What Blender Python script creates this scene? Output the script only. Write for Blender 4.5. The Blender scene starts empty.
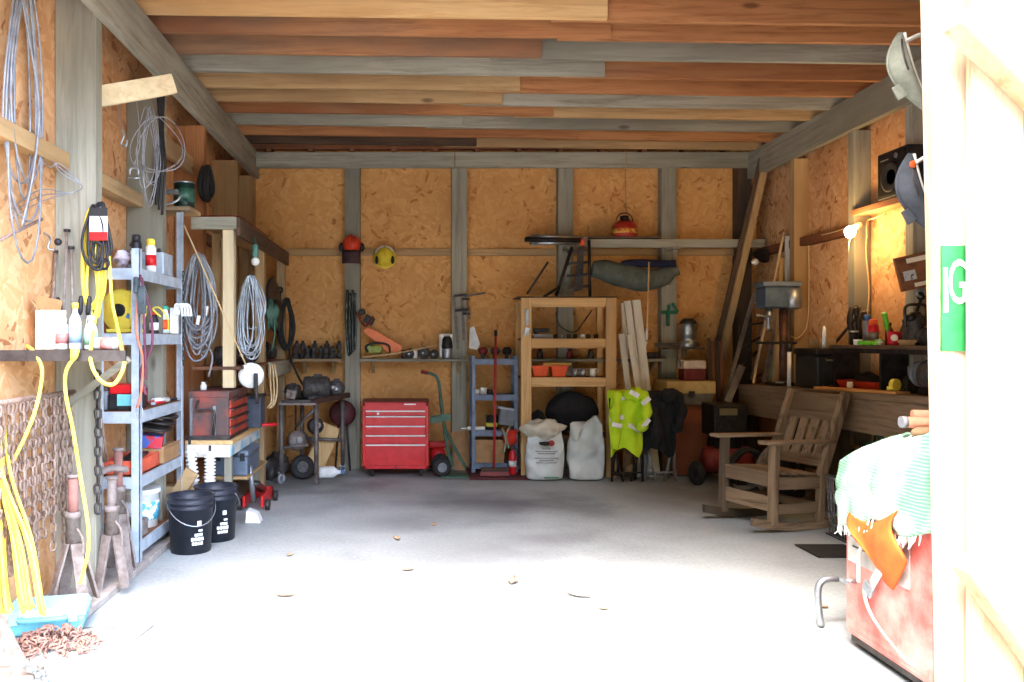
SKY_S, SUN_S, EXPO = 3.2, 1.9, 0.2
import bpy, bmesh, math, random
from mathutils import Vector as V, Matrix, Euler
from mathutils import noise as NZ
R = random.Random(7)
SC = bpy.context.scene
COL = SC.collection
PI = math.pi
F, X0, Y0, H = 826.0, 410.0, 340.0, 1.40      # focal length in px, vanishing point, eye height
def P(px, py, Y): return V(((px - X0) * Y / F, Y, H + (Y0 - py) * Y / F))
def G(px, py, z=0.0):
    Y = F * (H - z) / (py - Y0); return V(((px - X0) * Y / F, Y, z))
# ------------------------------------------------------------------ mesh builder
def basis(d):
    d = V(d).normalized(); up = V((0, 0, 1)) if abs(d.z) < .95 else V((0, 1, 0))
    s = d.cross(up).normalized(); return s, s.cross(d).normalized(), d
class MB:
    def __init__(s): s.v = []; s.f = []; s.sm = []
    def add(s, vs, fs, sm=False):
        o = len(s.v); s.v += [V(q) for q in vs]
        for q in fs: s.f.append([i + o for i in q]); s.sm.append(sm)
        return s
    def hexa(s, c): return s.add(c, [(0, 3, 2, 1), (4, 5, 6, 7), (0, 1, 5, 4), (1, 2, 6, 5), (2, 3, 7, 6), (3, 0, 4, 7)])
    def box(s, x0, x1, y0, y1, z0, z1):
        return s.hexa([(x0, y0, z0), (x1, y0, z0), (x1, y1, z0), (x0, y1, z0), (x0, y0, z1), (x1, y0, z1), (x1, y1, z1), (x0, y1, z1)])
    def obx(s, c, sz, rot=(0, 0, 0), tp=1.0):
        m = Euler(rot).to_matrix() if not isinstance(rot, Matrix) else rot
        c = V(c); a, b, h = [q / 2 for q in sz]; L = []
        for z, t in ((-h, 1), (h, tp)):
            for x, y in ((-a, -b), (a, -b), (a, b), (-a, b)): L.append(c + m @ V((x * t, y * t, z)))
        return s.hexa(L)
    def bar(s, p, q, w, h=None, up=None):
        p, q = V(p), V(q); h = h or w; d = (q - p).normalized()
        if up is not None: a = d.cross(V(up)).normalized(); b = a.cross(d).normalized()
        else: a, b, _ = basis(d)
        a *= w / 2; b *= h / 2
        return s.hexa([p - a - b, p + a - b, p + a + b, p - a + b, q - a - b, q + a - b, q + a + b, q - a + b])
    def tube(s, pts, r, n=8, closed=False, cap=True):
        pts = [V(p) for p in pts]; m = len(pts); rs = r if isinstance(r, (list, tuple)) else [r] * m
        a = None; L = []
        for i, p in enumerate(pts):
            d = (pts[(i + 1) % m] - pts[i - 1]) if closed else (pts[min(i + 1, m - 1)] - pts[max(i - 1, 0)])
            if d.length < 1e-9: d = V((0, 0, 1))
            d.normalize()
            if a is None: a = basis(d)[0]
            a = a - d * a.dot(d)
            a = a.normalized() if a.length > 1e-6 else basis(d)[0]
            b = d.cross(a)
            for k in range(n):
                t = 2 * PI * k / n; L.append(p + (a * math.cos(t) + b * math.sin(t)) * rs[i])
        fs = []
        for i in range(m if closed else m - 1):
            j = (i + 1) % m
            for k in range(n): fs.append((i * n + k, i * n + (k + 1) % n, j * n + (k + 1) % n, j * n + k))
        s.add(L, fs, True)
        if cap and not closed:
            o = len(s.v) - m * n
            s.f.append([o + k for k in reversed(range(n))]); s.sm.append(False)
            s.f.append([o + (m - 1) * n + k for k in range(n)]); s.sm.append(False)
        return s
    def rod(s, p, q, r, n=10): return s.tube([p, q], r, n)
    def lathe(s, prof, c=(0, 0, 0), ax=(0, 0, 1), n=20, sm=True, arc=1.0):
        a, b, d = basis(ax); c = V(c); L = []; m = len(prof)
        for r, z in prof:
            for k in range(n):
                t = 2 * PI * k / n; L.append(c + d * z + (a * math.cos(t) + b * math.sin(t)) * max(r, 1e-4))
        fs = [(i * n + k, i * n + (k + 1) % n, (i + 1) * n + (k + 1) % n, (i + 1) * n + k) for i in range(m - 1) for k in range(n)]
        s.add(L, fs, sm); o = len(s.v) - m * n
        s.f.append([o + k for k in reversed(range(n))]); s.sm.append(False)
        s.f.append([o + (m - 1) * n + k for k in range(n)]); s.sm.append(False)
        return s
    def cyl(s, c, r, h, ax=(0, 0, 1), n=20, r2=None):
        return s.lathe([(r, 0), (r if r2 is None else r2, h)], c, ax, n)
    def ball(s, c, r, n=14, m=8, jit=0, seed=0, z0=-1.0):
        if not isinstance(r, (list, tuple)): r = (r, r, r)
        c = V(c); L = []; fs = []
        for i in range(m + 1):
            t = -PI / 2 + PI * i / m
            zz = math.sin(t)
            for k in range(n):
                u = 2 * PI * k / n; q = V((math.cos(t) * math.cos(u), math.cos(t) * math.sin(u), max(zz, z0)))
                j = 1 + jit * NZ.noise(q * 1.7 + V((seed * 3.1, seed, 0))) if jit else 1
                L.append(c + V((q.x * r[0], q.y * r[1], q.z * r[2])) * j)
        for i in range(m):
            for k in range(n): fs.append((i * n + k, i * n + (k + 1) % n, (i + 1) * n + (k + 1) % n, (i + 1) * n + k))
        return s.add(L, fs, True)
    def torus(s, c, Rr, r, nrm=(0, 0, 1), n=24, k=8, a0=0, a1=2 * PI, sx=1, sy=1):
        a, b, d = basis(nrm); c = V(c); full = abs(a1 - a0 - 2 * PI) < 1e-6; m = n if full else n + 1
        pts = [c + a * Rr * sx * math.cos(a0 + (a1 - a0) * i / n) + b * Rr * sy * math.sin(a0 + (a1 - a0) * i / n) for i in range(m)]
        return s.tube(pts, r, k, full)
    def prism(s, poly, ext):
        poly = [V(p) for p in poly]; e = V(ext); n = len(poly)
        s.add(poly + [p + e for p in poly], [list(reversed(range(n))), [n + i for i in range(n)]] + [(i, (i + 1) % n, n + (i + 1) % n, n + i) for i in range(n)])
        return s
    def sheet(s, fn, nu, nv, th=.004, sm=True):
        g = [[V(fn(i / nu, j / nv)) for j in range(nv + 1)] for i in range(nu + 1)]; L1 = []; L2 = []
        for i in range(nu + 1):
            for j in range(nv + 1):
                du = g[min(i + 1, nu)][j] - g[max(i - 1, 0)][j]; dv = g[i][min(j + 1, nv)] - g[i][max(j - 1, 0)]
                nn = du.cross(dv); nn = nn.normalized() if nn.length > 1e-9 else V((0, 0, 1))
                L1.append(g[i][j] + nn * th / 2); L2.append(g[i][j] - nn * th / 2)
        w = nv + 1; N = len(L1); fs = []
        for i in range(nu):
            for j in range(nv):
                q = (i * w + j, (i + 1) * w + j, (i + 1) * w + j + 1, i * w + j + 1); fs.append(q); fs.append(tuple(N + x for x in reversed(q)))
        for i in range(nu):
            for j in (0, nv):
                q = (i * w + j, (i + 1) * w + j, N + (i + 1) * w + j, N + i * w + j); fs.append(q if j == nv else q[::-1])
        for j in range(nv):
            for i in (0, nu):
                q = (i * w + j, i * w + j + 1, N + i * w + j + 1, N + i * w + j); fs.append(q if i == 0 else q[::-1])
        return s.add(L1 + L2, fs, sm)
    def xf(s, m, i0=0):
        for i in range(i0, len(s.v)): s.v[i] = m @ s.v[i]
        return s
    def wob(s, a, sc=8, seed=0):
        for i, p in enumerate(s.v): s.v[i] = p + NZ.noise_vector(p * sc + V((seed, seed * 2, 0))) * a
        return s
ORG = {}
def _obj(name, mb, m, org, bev=0, sub=0):
    me = bpy.data.meshes.new(name); me.from_pydata([tuple(p - org) for p in mb.v], [], mb.f)
    for i, p in enumerate(me.polygons): p.use_smooth = mb.sm[i]
    me.materials.append(m); me.update()
    o = bpy.data.objects.new(name, me); COL.objects.link(o)
    if bev:
        b = o.modifiers.new('bevel', 'BEVEL'); b.width = bev; b.segments = 2; b.limit_method = 'ANGLE'; b.angle_limit = .6
    if sub:
        b = o.modifiers.new('subdivision', 'SUBSURF'); b.levels = sub; b.render_levels = sub
    return o
def thing(name, label, cat, loc=(0, 0, 0), group=None):
    o = bpy.data.objects.new(name, None); o.empty_display_size = .1; COL.objects.link(o); o.location = loc
    o['label'] = label; o['category'] = cat
    if group: o['group'] = group
    ORG[o.name] = V(loc); return o
def part(name, mb, m, par, bev=0, label=None, kind=None, sub=0):
    org = ORG[par.name]; o = _obj(name, mb, m, org, bev, sub); o.parent = par; ORG[o.name] = org
    if label: o['label'] = label
    if kind: o['kind'] = kind
    return o
def one(name, mb, m, label, cat, group=None, bev=0, kind=None, sub=0):
    xs = [p.x for p in mb.v]; ys = [p.y for p in mb.v]; zs = [p.z for p in mb.v]
    org = V(((min(xs) + max(xs)) / 2, (min(ys) + max(ys)) / 2, min(zs)))
    o = _obj(name, mb, m, org, bev, sub); o.location = org; ORG[o.name] = org
    o['label'] = label; o['category'] = cat
    if group: o['group'] = group
    if kind: o['kind'] = kind
    return o
def struct(name, mb, m, bev=0, par=None):
    o = _obj(name, mb, m, V((0, 0, 0)), bev)
    if par: o.parent = par
    else: o['kind'] = 'structure'
    ORG[o.name] = V((0, 0, 0)); return o
def dup(root, loc, rz=0, label=None, rot=None):
    def cp(o, par):
        c = o.copy(); COL.objects.link(c); c.parent = par
        for k in o.children: cp(k, c)
        return c
    r = cp(root, None); r.location = loc; r.rotation_euler = rot or (0, 0, rz)
    if label: r['label'] = label
    return r
# ------------------------------------------------------------------ materials
def lin(c): return tuple(((x / 255) / 12.92 if x / 255 <= .04045 else ((x / 255 + .055) / 1.055) ** 2.4) for x in c) + (1,)
class NT:
    def __init__(s, name):
        s.m = bpy.data.materials.new(name); s.m.use_nodes = True; s.t = s.m.node_tree; s.b = s.t.nodes['Principled BSDF']
    def n(s, ty, **k):
        q = s.t.nodes.new(ty)
        for a, b in k.items():
            if a in q.inputs: q.inputs[a].default_value = b
            else: setattr(q, a, b)
        return q
    def l(s, a, b): s.t.links.new(a, b)
    def coord(s, scale=(1, 1, 1), rot=(0, 0, 0), dist=0):
        c = s.n('ShaderNodeTexCoord'); m = s.n('ShaderNodeMapping'); m.inputs['Scale'].default_value = scale; m.inputs['Rotation'].default_value = rot
        src = c.outputs['Object']
        s.l(src, m.inputs['Vector']); return m.outputs['Vector']
    def ramp(s, fac, stops, interp='LINEAR'):
        r = s.n('ShaderNodeValToRGB'); r.color_ramp.interpolation = interp; e = r.color_ramp.elements
        while len(e) < len(stops): e.new(.5)
        for i, (p, c) in enumerate(stops): e[i].position = p; e[i].color = c
        s.l(fac, r.inputs['Fac']); return r.outputs['Color']
    def mix(s, f, a, b, mode='MIX'):
        m = s.n('ShaderNodeMix', data_type='RGBA', blend_type=mode)
        for k, x in ((0, f), (6, a), (7, b)):
            if isinstance(x, (int, float, tuple)): m.inputs[k].default_value = x
            else: s.l(x, m.inputs[k])
        return m.outputs[2]
    def bump(s, h, st, d=.01):
        b = s.n('ShaderNodeBump', Strength=st, Distance=d); s.l(h, b.inputs['Height']); s.l(b.outputs['Normal'], s.b.inputs['Normal'])
MC = {}
def pm(name, c, c2=None, rough=.6, metal=0, sc=12, bump=0, lo=.4, hi=.65, stretch=(1, 1, 1), spec=.4):
    """painted / plastic / rusty / metal: two tones mixed by noise"""
    if name in MC: return MC[name]
    t = NT(name); c = lin(c); c2 = lin(c2) if c2 else tuple(x * .8 for x in c[:3]) + (1,)
    n = t.n('ShaderNodeTexNoise', Scale=sc, Detail=6.0, Roughness=.65); t.l(t.coord(stretch), n.inputs['Vector'])
    t.l(t.ramp(n.outputs['Fac'], [(lo, c), (hi, c2)]), t.b.inputs['Base Color'])
    t.b.inputs['Roughness'].default_value = rough; t.b.inputs['Metallic'].default_value = metal; t.b.inputs['Specular IOR Level'].default_value = spec
    if bump: t.bump(n.outputs['Fac'], bump)
    MC[name] = t.m; return t.m
def wood(name, c, c2, ax='x', rough=.75, g=14, knots=True):
    """sawn timber: grain drawn along one axis"""
    key = name + ax
    if key in MC: return MC[key]
    t = NT(key); s = {'x': (.06, 1, 1), 'y': (1, .06, 1), 'z': (1, 1, .06)}[ax]
    n = t.n('ShaderNodeTexNoise', Scale=g * 1.6, Detail=8.0, Roughness=.7, Distortion=.6); t.l(t.coord(s), n.inputs['Vector'])
    col = t.ramp(n.outputs['Fac'], [(.33, lin(c2)), (.52, lin(c)), (.7, tuple(min(1, x * 1.12) for x in lin(c)[:3]) + (1,))])
    b = t.n('ShaderNodeTexNoise', Scale=1.7, Detail=4.0); t.l(t.coord(tuple(min(1, q * 5) for q in s)), b.inputs['Vector'])
    col = t.mix(t.ramp(b.outputs['Fac'], [(.42, (0, 0, 0, 1)), (.68, (1, 1, 1, 1))]), col, lin(c2))
    wn = t.n('ShaderNodeTexNoise', Scale=1.1, Detail=6.0, Roughness=.6); t.l(t.coord(tuple(min(1, q * 3.5) for q in s)), wn.inputs['Vector'])
    g_ = sum(lin(c2)[:3]) / 3; col = t.mix(t.ramp(wn.outputs['Fac'], [(.52, (0, 0, 0, 1)), (.66, (.6, .6, .6, 1))]), col, (g_ * .85, g_ * .8, g_ * .62, 1))     # grey weathering in long streaks
    if knots:
        k = t.n('ShaderNodeTexVoronoi', Scale=3.2); t.l(t.coord(tuple(.35 if q < 1 else 1 for q in s)), k.inputs['Vector'])
        col = t.mix(t.ramp(k.outputs['Distance'], [(.035, (.75, .75, .75, 1)), (.08, (0, 0, 0, 1))]), col, tuple(x * .3 for x in lin(c2)[:3]) + (1,))
    t.l(col, t.b.inputs['Base Color']); t.b.inputs['Roughness'].default_value = rough; t.b.inputs['Specular IOR Level'].default_value = .25
    t.bump(n.outputs['Fac'], .25, .004); MC[key] = t.m; return t.m
def osb(name, nrm, c, cl, cd):
    t = NT(name); S = 25.0
    def layer(ang):
        r = (0, ang, 0) if nrm == 'y' else ((ang, 0, 0) if nrm == 'x' else (0, 0, ang))
        sc = {'y': (.32, .02, 1.25), 'x': (.02, .32, 1.25), 'z': (.32, 1.25, .02)}[nrm]
        nz = t.n('ShaderNodeTexNoise', Scale=5.0, Detail=2.0); a = t.coord(); t.l(a, nz.inputs['Vector'])
        ad = t.n('ShaderNodeVectorMath', operation='MULTIPLY_ADD'); t.l(nz.outputs['Color'], ad.inputs[0]); ad.inputs[1].default_value = (.12, .12, .12); t.l(a, ad.inputs[2])
        m0 = t.n('ShaderNodeMapping'); m0.inputs['Rotation'].default_value = r; t.l(ad.outputs[0], m0.inputs['Vector'])
        m = t.n('ShaderNodeMapping'); m.inputs['Scale'].default_value = sc; t.l(m0.outputs['Vector'], m.inputs['Vector'])
        v = t.n('ShaderNodeTexVoronoi', Scale=S); t.l(m.outputs['Vector'], v.inputs['Vector'])
        sp = t.n('ShaderNodeSeparateColor'); t.l(v.outputs['Color'], sp.inputs[0]); return sp.outputs
    a, b, d = layer(.35), layer(-.75), layer(1.25)
    sel = t.n('ShaderNodeMath', operation='GREATER_THAN'); t.l(a[1], sel.inputs[0]); sel.inputs[1].default_value = .5
    se2 = t.n('ShaderNodeMath', operation='GREATER_THAN'); t.l(b[1], se2.inputs[0]); se2.inputs[1].default_value = .6
    cols = [t.ramp(q[0], [(0, lin(cd)), (.09, lin(c)), (.3, lin(c)), (1, lin(cl))]) for q in (a, b, d)]
    col = t.mix(se2.outputs[0], t.mix(sel.outputs[0], cols[0], cols[1]), cols[2])
    n = t.n('ShaderNodeTexNoise', Scale=.9, Detail=3.0); t.l(t.coord(), n.inputs['Vector'])
    col = t.mix(t.ramp(n.outputs['Fac'], [(.35, (.0, .0, .0, 1)), (.7, (.45, .45, .45, 1))]), col, lin(cd))
    t.l(col, t.b.inputs['Base Color']); t.b.inputs['Roughness'].default_value = .7; t.b.inputs['Specular IOR Level'].default_value = .25
    t.bump(a[0], .25, .003); return t.m
OSB_B = osb('osb_back', 'y', (214, 158, 92), (228, 176, 110), (174, 114, 60))
OSB_S = osb('osb_side', 'x', (212, 160, 108), (230, 186, 138), (158, 100, 60))
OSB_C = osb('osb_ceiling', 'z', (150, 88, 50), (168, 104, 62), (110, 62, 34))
GW = ((166, 162, 144), (126, 122, 106)); PW = ((214, 178, 124), (186, 144, 92)); OW = ((180, 126, 80), (140, 88, 54)); TW = ((186, 154, 108), (150, 118, 80))
DW = ((100, 78, 60), (64, 50, 40)); BW = ((136, 88, 58), (98, 58, 38)); WW = ((222, 202, 174), (190, 158, 120)); LW = ((222, 204, 168), (198, 176, 134))
def gw(a): return wood('grey_timber', *GW, a)
def pw(a): return wood('pine_timber', *PW, a)
def ow(a): return wood('orange_timber', *OW, a)
def tw(a): return wood('tan_timber', *TW, a)
def dw(a): return wood('dark_timber', *DW, a)
def lw(a): return wood('pale_timber', *LW, a)
def bw(a): return wood('brown_timber', *BW, a)
BLK = pm('black_plastic', (26, 26, 28), (40, 40, 42), .5); BLKM = pm('black_metal', (34, 32, 32), (58, 50, 46), .55, .5)
STEEL = pm('galvanised_steel', (176, 182, 186), (140, 146, 150), .4, .8); DST = pm('dark_steel', (84, 80, 78), (60, 52, 48), .5, .7)
ALU = pm('aluminium', (196, 198, 198), (160, 162, 162), .35, .85); RUST = pm('rusty_iron', (158, 136, 122), (118, 92, 78), .85, .2, 30, .3)
RED = pm('red_enamel', (206, 34, 38), (190, 26, 30), .35); DRED = pm('dark_red_paint', (128, 36, 30), (96, 30, 26), .55)
ORG_ = pm('orange_plastic', (236, 92, 34), (220, 80, 28), .5); YEL = pm('yellow_plastic', (246, 226, 92), (236, 208, 66), .5)
WHT = pm('white_plastic', (236, 236, 230), (216, 216, 210), .5); BLUEG = pm('blue_grey_paint', (190, 200, 208), (160, 174, 184), .5, .2)
GREY = pm('grey_plastic', (128, 130, 134), (108, 110, 114), .55); GRN = pm('green_paint', (66, 104, 84), (48, 78, 64), .5)
WIRE = pm('grey_wire', (148, 148, 150), (116, 116, 120), .5, .3); CREAM = pm('cream_card', (234, 222, 196), (220, 204, 172), .8)
BRS = pm('brown_cardboard', (176, 136, 92), (156, 116, 76), .85); RUB = pm('black_rubber', (32, 32, 32), (46, 44, 42), .8)
NAVY = pm('navy_cloth', (30, 36, 66), (24, 28, 52), .9); GRYC = pm('grey_green_canvas', (92, 98, 90), (74, 80, 72), .95, bump=.2)
BLKC = pm('black_cloth', (26, 26, 30), (40, 40, 44), .95, sc=6); ROPE = pm('pale_wood_stick', (214, 186, 140), (196, 162, 112), .7)
BLU = pm('blue_label', (60, 110, 160), (80, 130, 180), .5); TEAL = pm('teal_plastic', (118, 192, 204), (104, 178, 192), .5)
DUSTY = pm('dusty_steel', (144, 132, 124), (112, 98, 90), .8, .2, 20, .2)
def text(body, size, m, ext=.0015):
    """mesh of written characters placed by matrix m (letters in its local xy)"""
    c = bpy.data.curves.new('t', 'FONT'); c.body = body; c.size = size; c.extrude = ext; c.align_x = 'CENTER'; c.align_y = 'CENTER'; c.resolution_u = 3
    o = bpy.data.objects.new('t', c); COL.objects.link(o)
    me = bpy.data.meshes.new_from_object(o); mb = MB()
    mb.add([m @ v.co for v in me.vertices], [list(p.vertices) for p in me.polygons])
    bpy.data.objects.remove(o); bpy.data.meshes.remove(me); bpy.data.curves.remove(c); return mb
XZ = Matrix(((1, 0, 0, 0), (0, 0, -1, 0), (0, 1, 0, 0), (0, 0, 0, 1)))   # letters standing up, facing the door
def txt(body, size, at, rz=0): return text(body, size, Matrix.Translation(V(at)) @ Matrix.Rotation(rz, 4, 'Z') @ XZ)
# ------------------------------------------------------------------ room shell
XL, XLi, XR, XRi, YB, YBp, ZR, YF = -1.95, -1.70, 3.82, 3.68, 9.10, 8.96, 3.45, 3.14
def floor_mat():
    t = NT('concrete'); c = t.coord()
    n = t.n('ShaderNodeTexNoise', Scale=1.1, Detail=8.0, Roughness=.6); t.l(c, n.inputs['Vector'])
    f = t.n('ShaderNodeTexNoise', Scale=40.0, Detail=6.0); t.l(c, f.inputs['Vector'])
    col = t.ramp(n.outputs['Fac'], [(.35, lin((146, 152, 150))), (.5, lin((166, 172, 170))), (.7, lin((180, 187, 186)))])
    col = t.mix(.25, col, t.ramp(f.outputs['Fac'], [(.35, lin((120, 122, 120))), (.65, lin((178, 182, 180)))]))
    # old oil and water stains in the middle of the slab; the first also paints in shade
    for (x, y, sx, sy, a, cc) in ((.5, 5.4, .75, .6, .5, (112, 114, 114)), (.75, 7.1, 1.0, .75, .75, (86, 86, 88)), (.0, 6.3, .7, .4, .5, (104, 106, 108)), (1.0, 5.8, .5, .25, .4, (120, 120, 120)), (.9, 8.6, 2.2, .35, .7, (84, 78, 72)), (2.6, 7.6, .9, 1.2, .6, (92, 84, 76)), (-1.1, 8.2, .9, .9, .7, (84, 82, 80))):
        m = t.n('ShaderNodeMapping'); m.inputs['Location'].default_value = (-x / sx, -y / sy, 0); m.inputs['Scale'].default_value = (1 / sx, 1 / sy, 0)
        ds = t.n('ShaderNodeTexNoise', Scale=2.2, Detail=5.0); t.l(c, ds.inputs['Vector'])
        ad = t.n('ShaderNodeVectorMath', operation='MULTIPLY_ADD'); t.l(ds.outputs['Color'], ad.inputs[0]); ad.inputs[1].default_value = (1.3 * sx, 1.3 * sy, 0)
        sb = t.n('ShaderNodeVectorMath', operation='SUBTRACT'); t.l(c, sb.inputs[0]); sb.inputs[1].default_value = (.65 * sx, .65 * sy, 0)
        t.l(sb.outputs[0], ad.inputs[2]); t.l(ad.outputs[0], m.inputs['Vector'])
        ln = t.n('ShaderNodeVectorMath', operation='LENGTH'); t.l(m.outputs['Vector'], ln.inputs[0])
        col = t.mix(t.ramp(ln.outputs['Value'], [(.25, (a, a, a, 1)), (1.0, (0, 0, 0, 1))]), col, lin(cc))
    t.l(col, t.b.inputs['Base Color']); t.b.inputs['Roughness'].default_value = .62; t.b.inputs['Specular IOR Level'].default_value = .35
    t.bump(f.outputs['Fac'], .12, .004); return t.m
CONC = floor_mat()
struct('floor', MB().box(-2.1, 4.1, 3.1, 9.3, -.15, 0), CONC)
struct('ground_outside', MB().box(-25, 25, -30, 3.1, -.2, -.03), pm('pale_gravel', (150, 146, 138), (128, 124, 116), .9, 0, 30, .3))
struct('wall_back', MB().box(-2.1, 4.1, YB, YB + .05, 0, 3.75), OSB_B)
struct('wall_left', MB().box(XL - .05, XL, YF, YB, 0, 3.75), OSB_S)
struct('wall_right', MB().box(XR, XR + .05, YF, YB, 0, 3.75), OSB_S)
struct('wall_front', MB().box(-2.1, -1.93, YF - .1, YF, 0, 3.75).box(2.03, 4.1, YF - .1, YF, 0, 3.75).box(-1.93, 2.03, YF - .1, YF, 3.22, 3.75), tw('z'))
struct('ceiling', MB().box(-2.1, 4.1, YF - .1, YB + .05, 3.67, 3.70), OSB_C)
struct('roof', MB().box(-2.4, 4.4, YF - .35, YB + .4, 3.76, 3.82), DST)
# top plates on the side walls and the back wall
struct('beam_left', MB().box(XLi - .02, XLi + .04, YF, YB, 3.17, 3.45), gw('y'), .004)
struct('beam_right', MB().box(XRi - .03, XRi + .03, YF, YB, 3.14, 3.42), gw('y'), .004)
struct('beam_back', MB().box(-1.76, .48, YBp - .04, YBp, 3.26, 3.43), gw('x'), .004)
struct('beam_back', MB().box(.485, 3.74, YBp - .045, YBp - .005, 3.26, 3.43), gw('x'), .004)
struct('ledger_back', MB().box(-1.76, 3.74, YBp - .02, YBp + .06, 3.47, 3.52), bw('x'))
for i in range(12):
    x = -1.55 + i * .45; struct('rafter_block', MB().box(x, x + .05, YBp - .06, YBp + .1, 3.43, 3.5), bw('x'))
# rafters: two lapped boards each, bottoms read off the photograph
RB = [15.7, 34.6, 54.8, 73.2, 89, 102.4, 113.7, 125.8, 136, 144.6]
RY = [F * 2.05 / (Y0 - y) for y in RB]
RY = [RY[0] - .41 * k for k in (4, 3, 2, 1)] + RY
RC = ['gp', 'pg', 'op', 'gg', 'po', 'oo', 'og', 'go', 'to', 'tg', 'ot', 'gg', 'oo', 'dt']
RX = [.9, 1.3, .6, 1.2, 1.25, 1.35, .95, 1.5, .9, .8, 1.3, .5, 1.7, .7]
RM = {'g': gw, 'p': pw, 'o': ow, 't': tw, 'd': dw}
for i, y in enumerate(RY):
    sp = RX[i]
    for k, (xa, xb, dy) in enumerate(((-1.93, sp, 0), (sp - .35, 3.82, .042))):
        za, zb = ZR + .02 - .012 * (xa + 1.9), ZR + .02 - .012 * (xb + 1.9)
        yy = y + dy; hh = .19
        struct('rafter', MB().hexa([(xa, yy, za), (xb, yy, zb), (xb, yy + .04, zb), (xa, yy + .04, za), (xa, yy, za + hh), (xb, yy, zb + hh), (xb, yy + .04, zb + hh), (xa, yy + .04, za + hh)]), RM[RC[i][k]]('x'), .003)
# posts
for y, m, z1 in ((4.53, gw, 3.45), (5.67, gw, 3.17), (6.81, ow, 3.17), (8.13, tw, 3.17)):
    struct('post_left', MB().box(XL + .003, XLi - .022 if z1 > 3.2 else XLi, y, y + .09, 0, z1), m('z'), .004)
struct('post_left', MB().box(XL + .003, XLi, 8.88, YB - .003, 0, 3.17), tw('z'), .004)
for x in (-.625, .535, 1.69, 2.81):
    struct('post_back', MB().box(x - .082, x + .082, YBp, YB - .003, 0, 3.3), gw('z'), .004)
struct('post_back', MB().box(3.55, 3.7, YBp - .02, YB - .003, 0, 3.3), dw('z'), .004)
for y in (6.84, 7.91, 6.04, 5.2, 4.3):
    struct('post_right', MB().box(XRi, XR - .003, y, y + .1, 0, 3.14), (gw if y != 7.91 else tw)('z'), .004)
# girts
for z in (2.36,):
    struct('girt_back', MB().box(XL + .02, 3.8, YB - .042, YB - .002, z - .035, z + .04), tw('x'), .003)
struct('girt_left', MB().box(XL + .002, XL + .09, YF, 4.52, 2.33, 2.42), tw('y'), .003)
struct('girt_left', MB().box(XL + .002, XL + .12, 4.63, 5.66, 2.31, 2.40), tw('y'), .003)
struct('girt_left', MB().box(XL + .13, XL + .17, 5.77, 6.80, 2.76, 2.90), tw('y'), .003)
struct('girt_left', MB().box(XL + .002, XL + .09, 6.91, 8.9, 2.3, 2.38), bw('y'), .003)
struct('girt_right', MB().box(XR - .09, XR - .002, 6.96, 8.9, 2.30, 2.38), bw('y'), .003)
struct('sill_left', MB().box(XL, -1.62, 4.15, 6.3, 0, .04), pm('sill_concrete', (170, 160, 150), (140, 130, 122), .9, 0, 10, .2), .006)
# front door jamb and the open plank door outside it
JW = wood('white_timber', *WW, 'z', g=9)
struct('door_jamb', MB().hexa([(1.93, 2.98, 0), (2.032, 2.98, 0), (2.032, 3.036, 0), (1.93, 3.036, 0), (1.862, 2.98, 3.2), (2.02, 2.98, 3.2), (2.02, 3.036, 3.2), (1.862, 3.036, 3.2)]), JW, .004)
dl = MB()
for k in range(7):
    a = 1.984 + k * .19; dl.box(a, a + .186, 2.92, 2.95, .03, 3.1)
d1 = struct('door_1', dl, JW, .003)
br = MB().bar(P(964, 14, 2.87), P(1090, 136, 2.87), .13, .10, (0, 1, 0)).bar(P(976, 556, 2.87), P(1090, 714, 2.87), .15, .10, (0, 1, 0))
struct('door_brace', br, wood('white_timber', *WW, 'x', g=9), .004, d1)
# painted sign on the jamb
sg = thing('jamb_sign', 'green painted sign panel with white letter on the sunlit door jamb', 'sign', (1.98, 2.97, 1.33))
part('panel', MB().box(1.912, 1.996, 2.968, 2.979, 1.36, 1.74), pm('sign_green', (24, 112, 52), (40, 130, 66), .6), sg)
part('lettering', text('G', .23, Matrix.Translation(V((1.966, 2.966, 1.60))) @ XZ @ Matrix.Diagonal((.42, 1, 1, 1))).add([(1.915, 2.9655, 1.66), (1.93, 2.9655, 1.66), (1.932, 2.9655, 1.50), (1.915, 2.9655, 1.50)], [(0, 1, 2, 3)]), WHT, sg, label='white letter G')
# ------------------------------------------------------------------ camera, sky, sun
cam = bpy.data.cameras.new('camera'); co = bpy.data.objects.new('camera', cam); COL.objects.link(co)
cam.sensor_width = 36; cam.lens = F / 1024 * 36; co.location = (0, 0, H); co.rotation_euler = (PI / 2, 0, 0)
cam.shift_x = (512 - X0) / 1024; cam.shift_y = (Y0 - 341) / 1024; cam.clip_start = .05
SC.camera = co
w = bpy.data.worlds.new('sky'); SC.world = w; w.use_nodes = True; nt = w.node_tree
sky = nt.nodes.new('ShaderNodeTexSky'); sky.sky_type = 'NISHITA'; sky.sun_disc = False; sky.sun_elevation = math.radians(58); sky.sun_rotation = math.radians(200); sky.air_density = .8; sky.dust_density = 2.5
bgn = nt.nodes['Background']; tc = nt.nodes.new('ShaderNodeTexCoord'); sx = nt.nodes.new('ShaderNodeSeparateXYZ'); rp_ = nt.nodes.new('ShaderNodeValToRGB'); mx = nt.nodes.new('ShaderNodeMix'); mx.data_type = 'RGBA'
rp_.color_ramp.elements[0].position = .18; rp_.color_ramp.elements[1].position = .52      # low sky darkened as an unseen treeline, added to dim the deep interior
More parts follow.
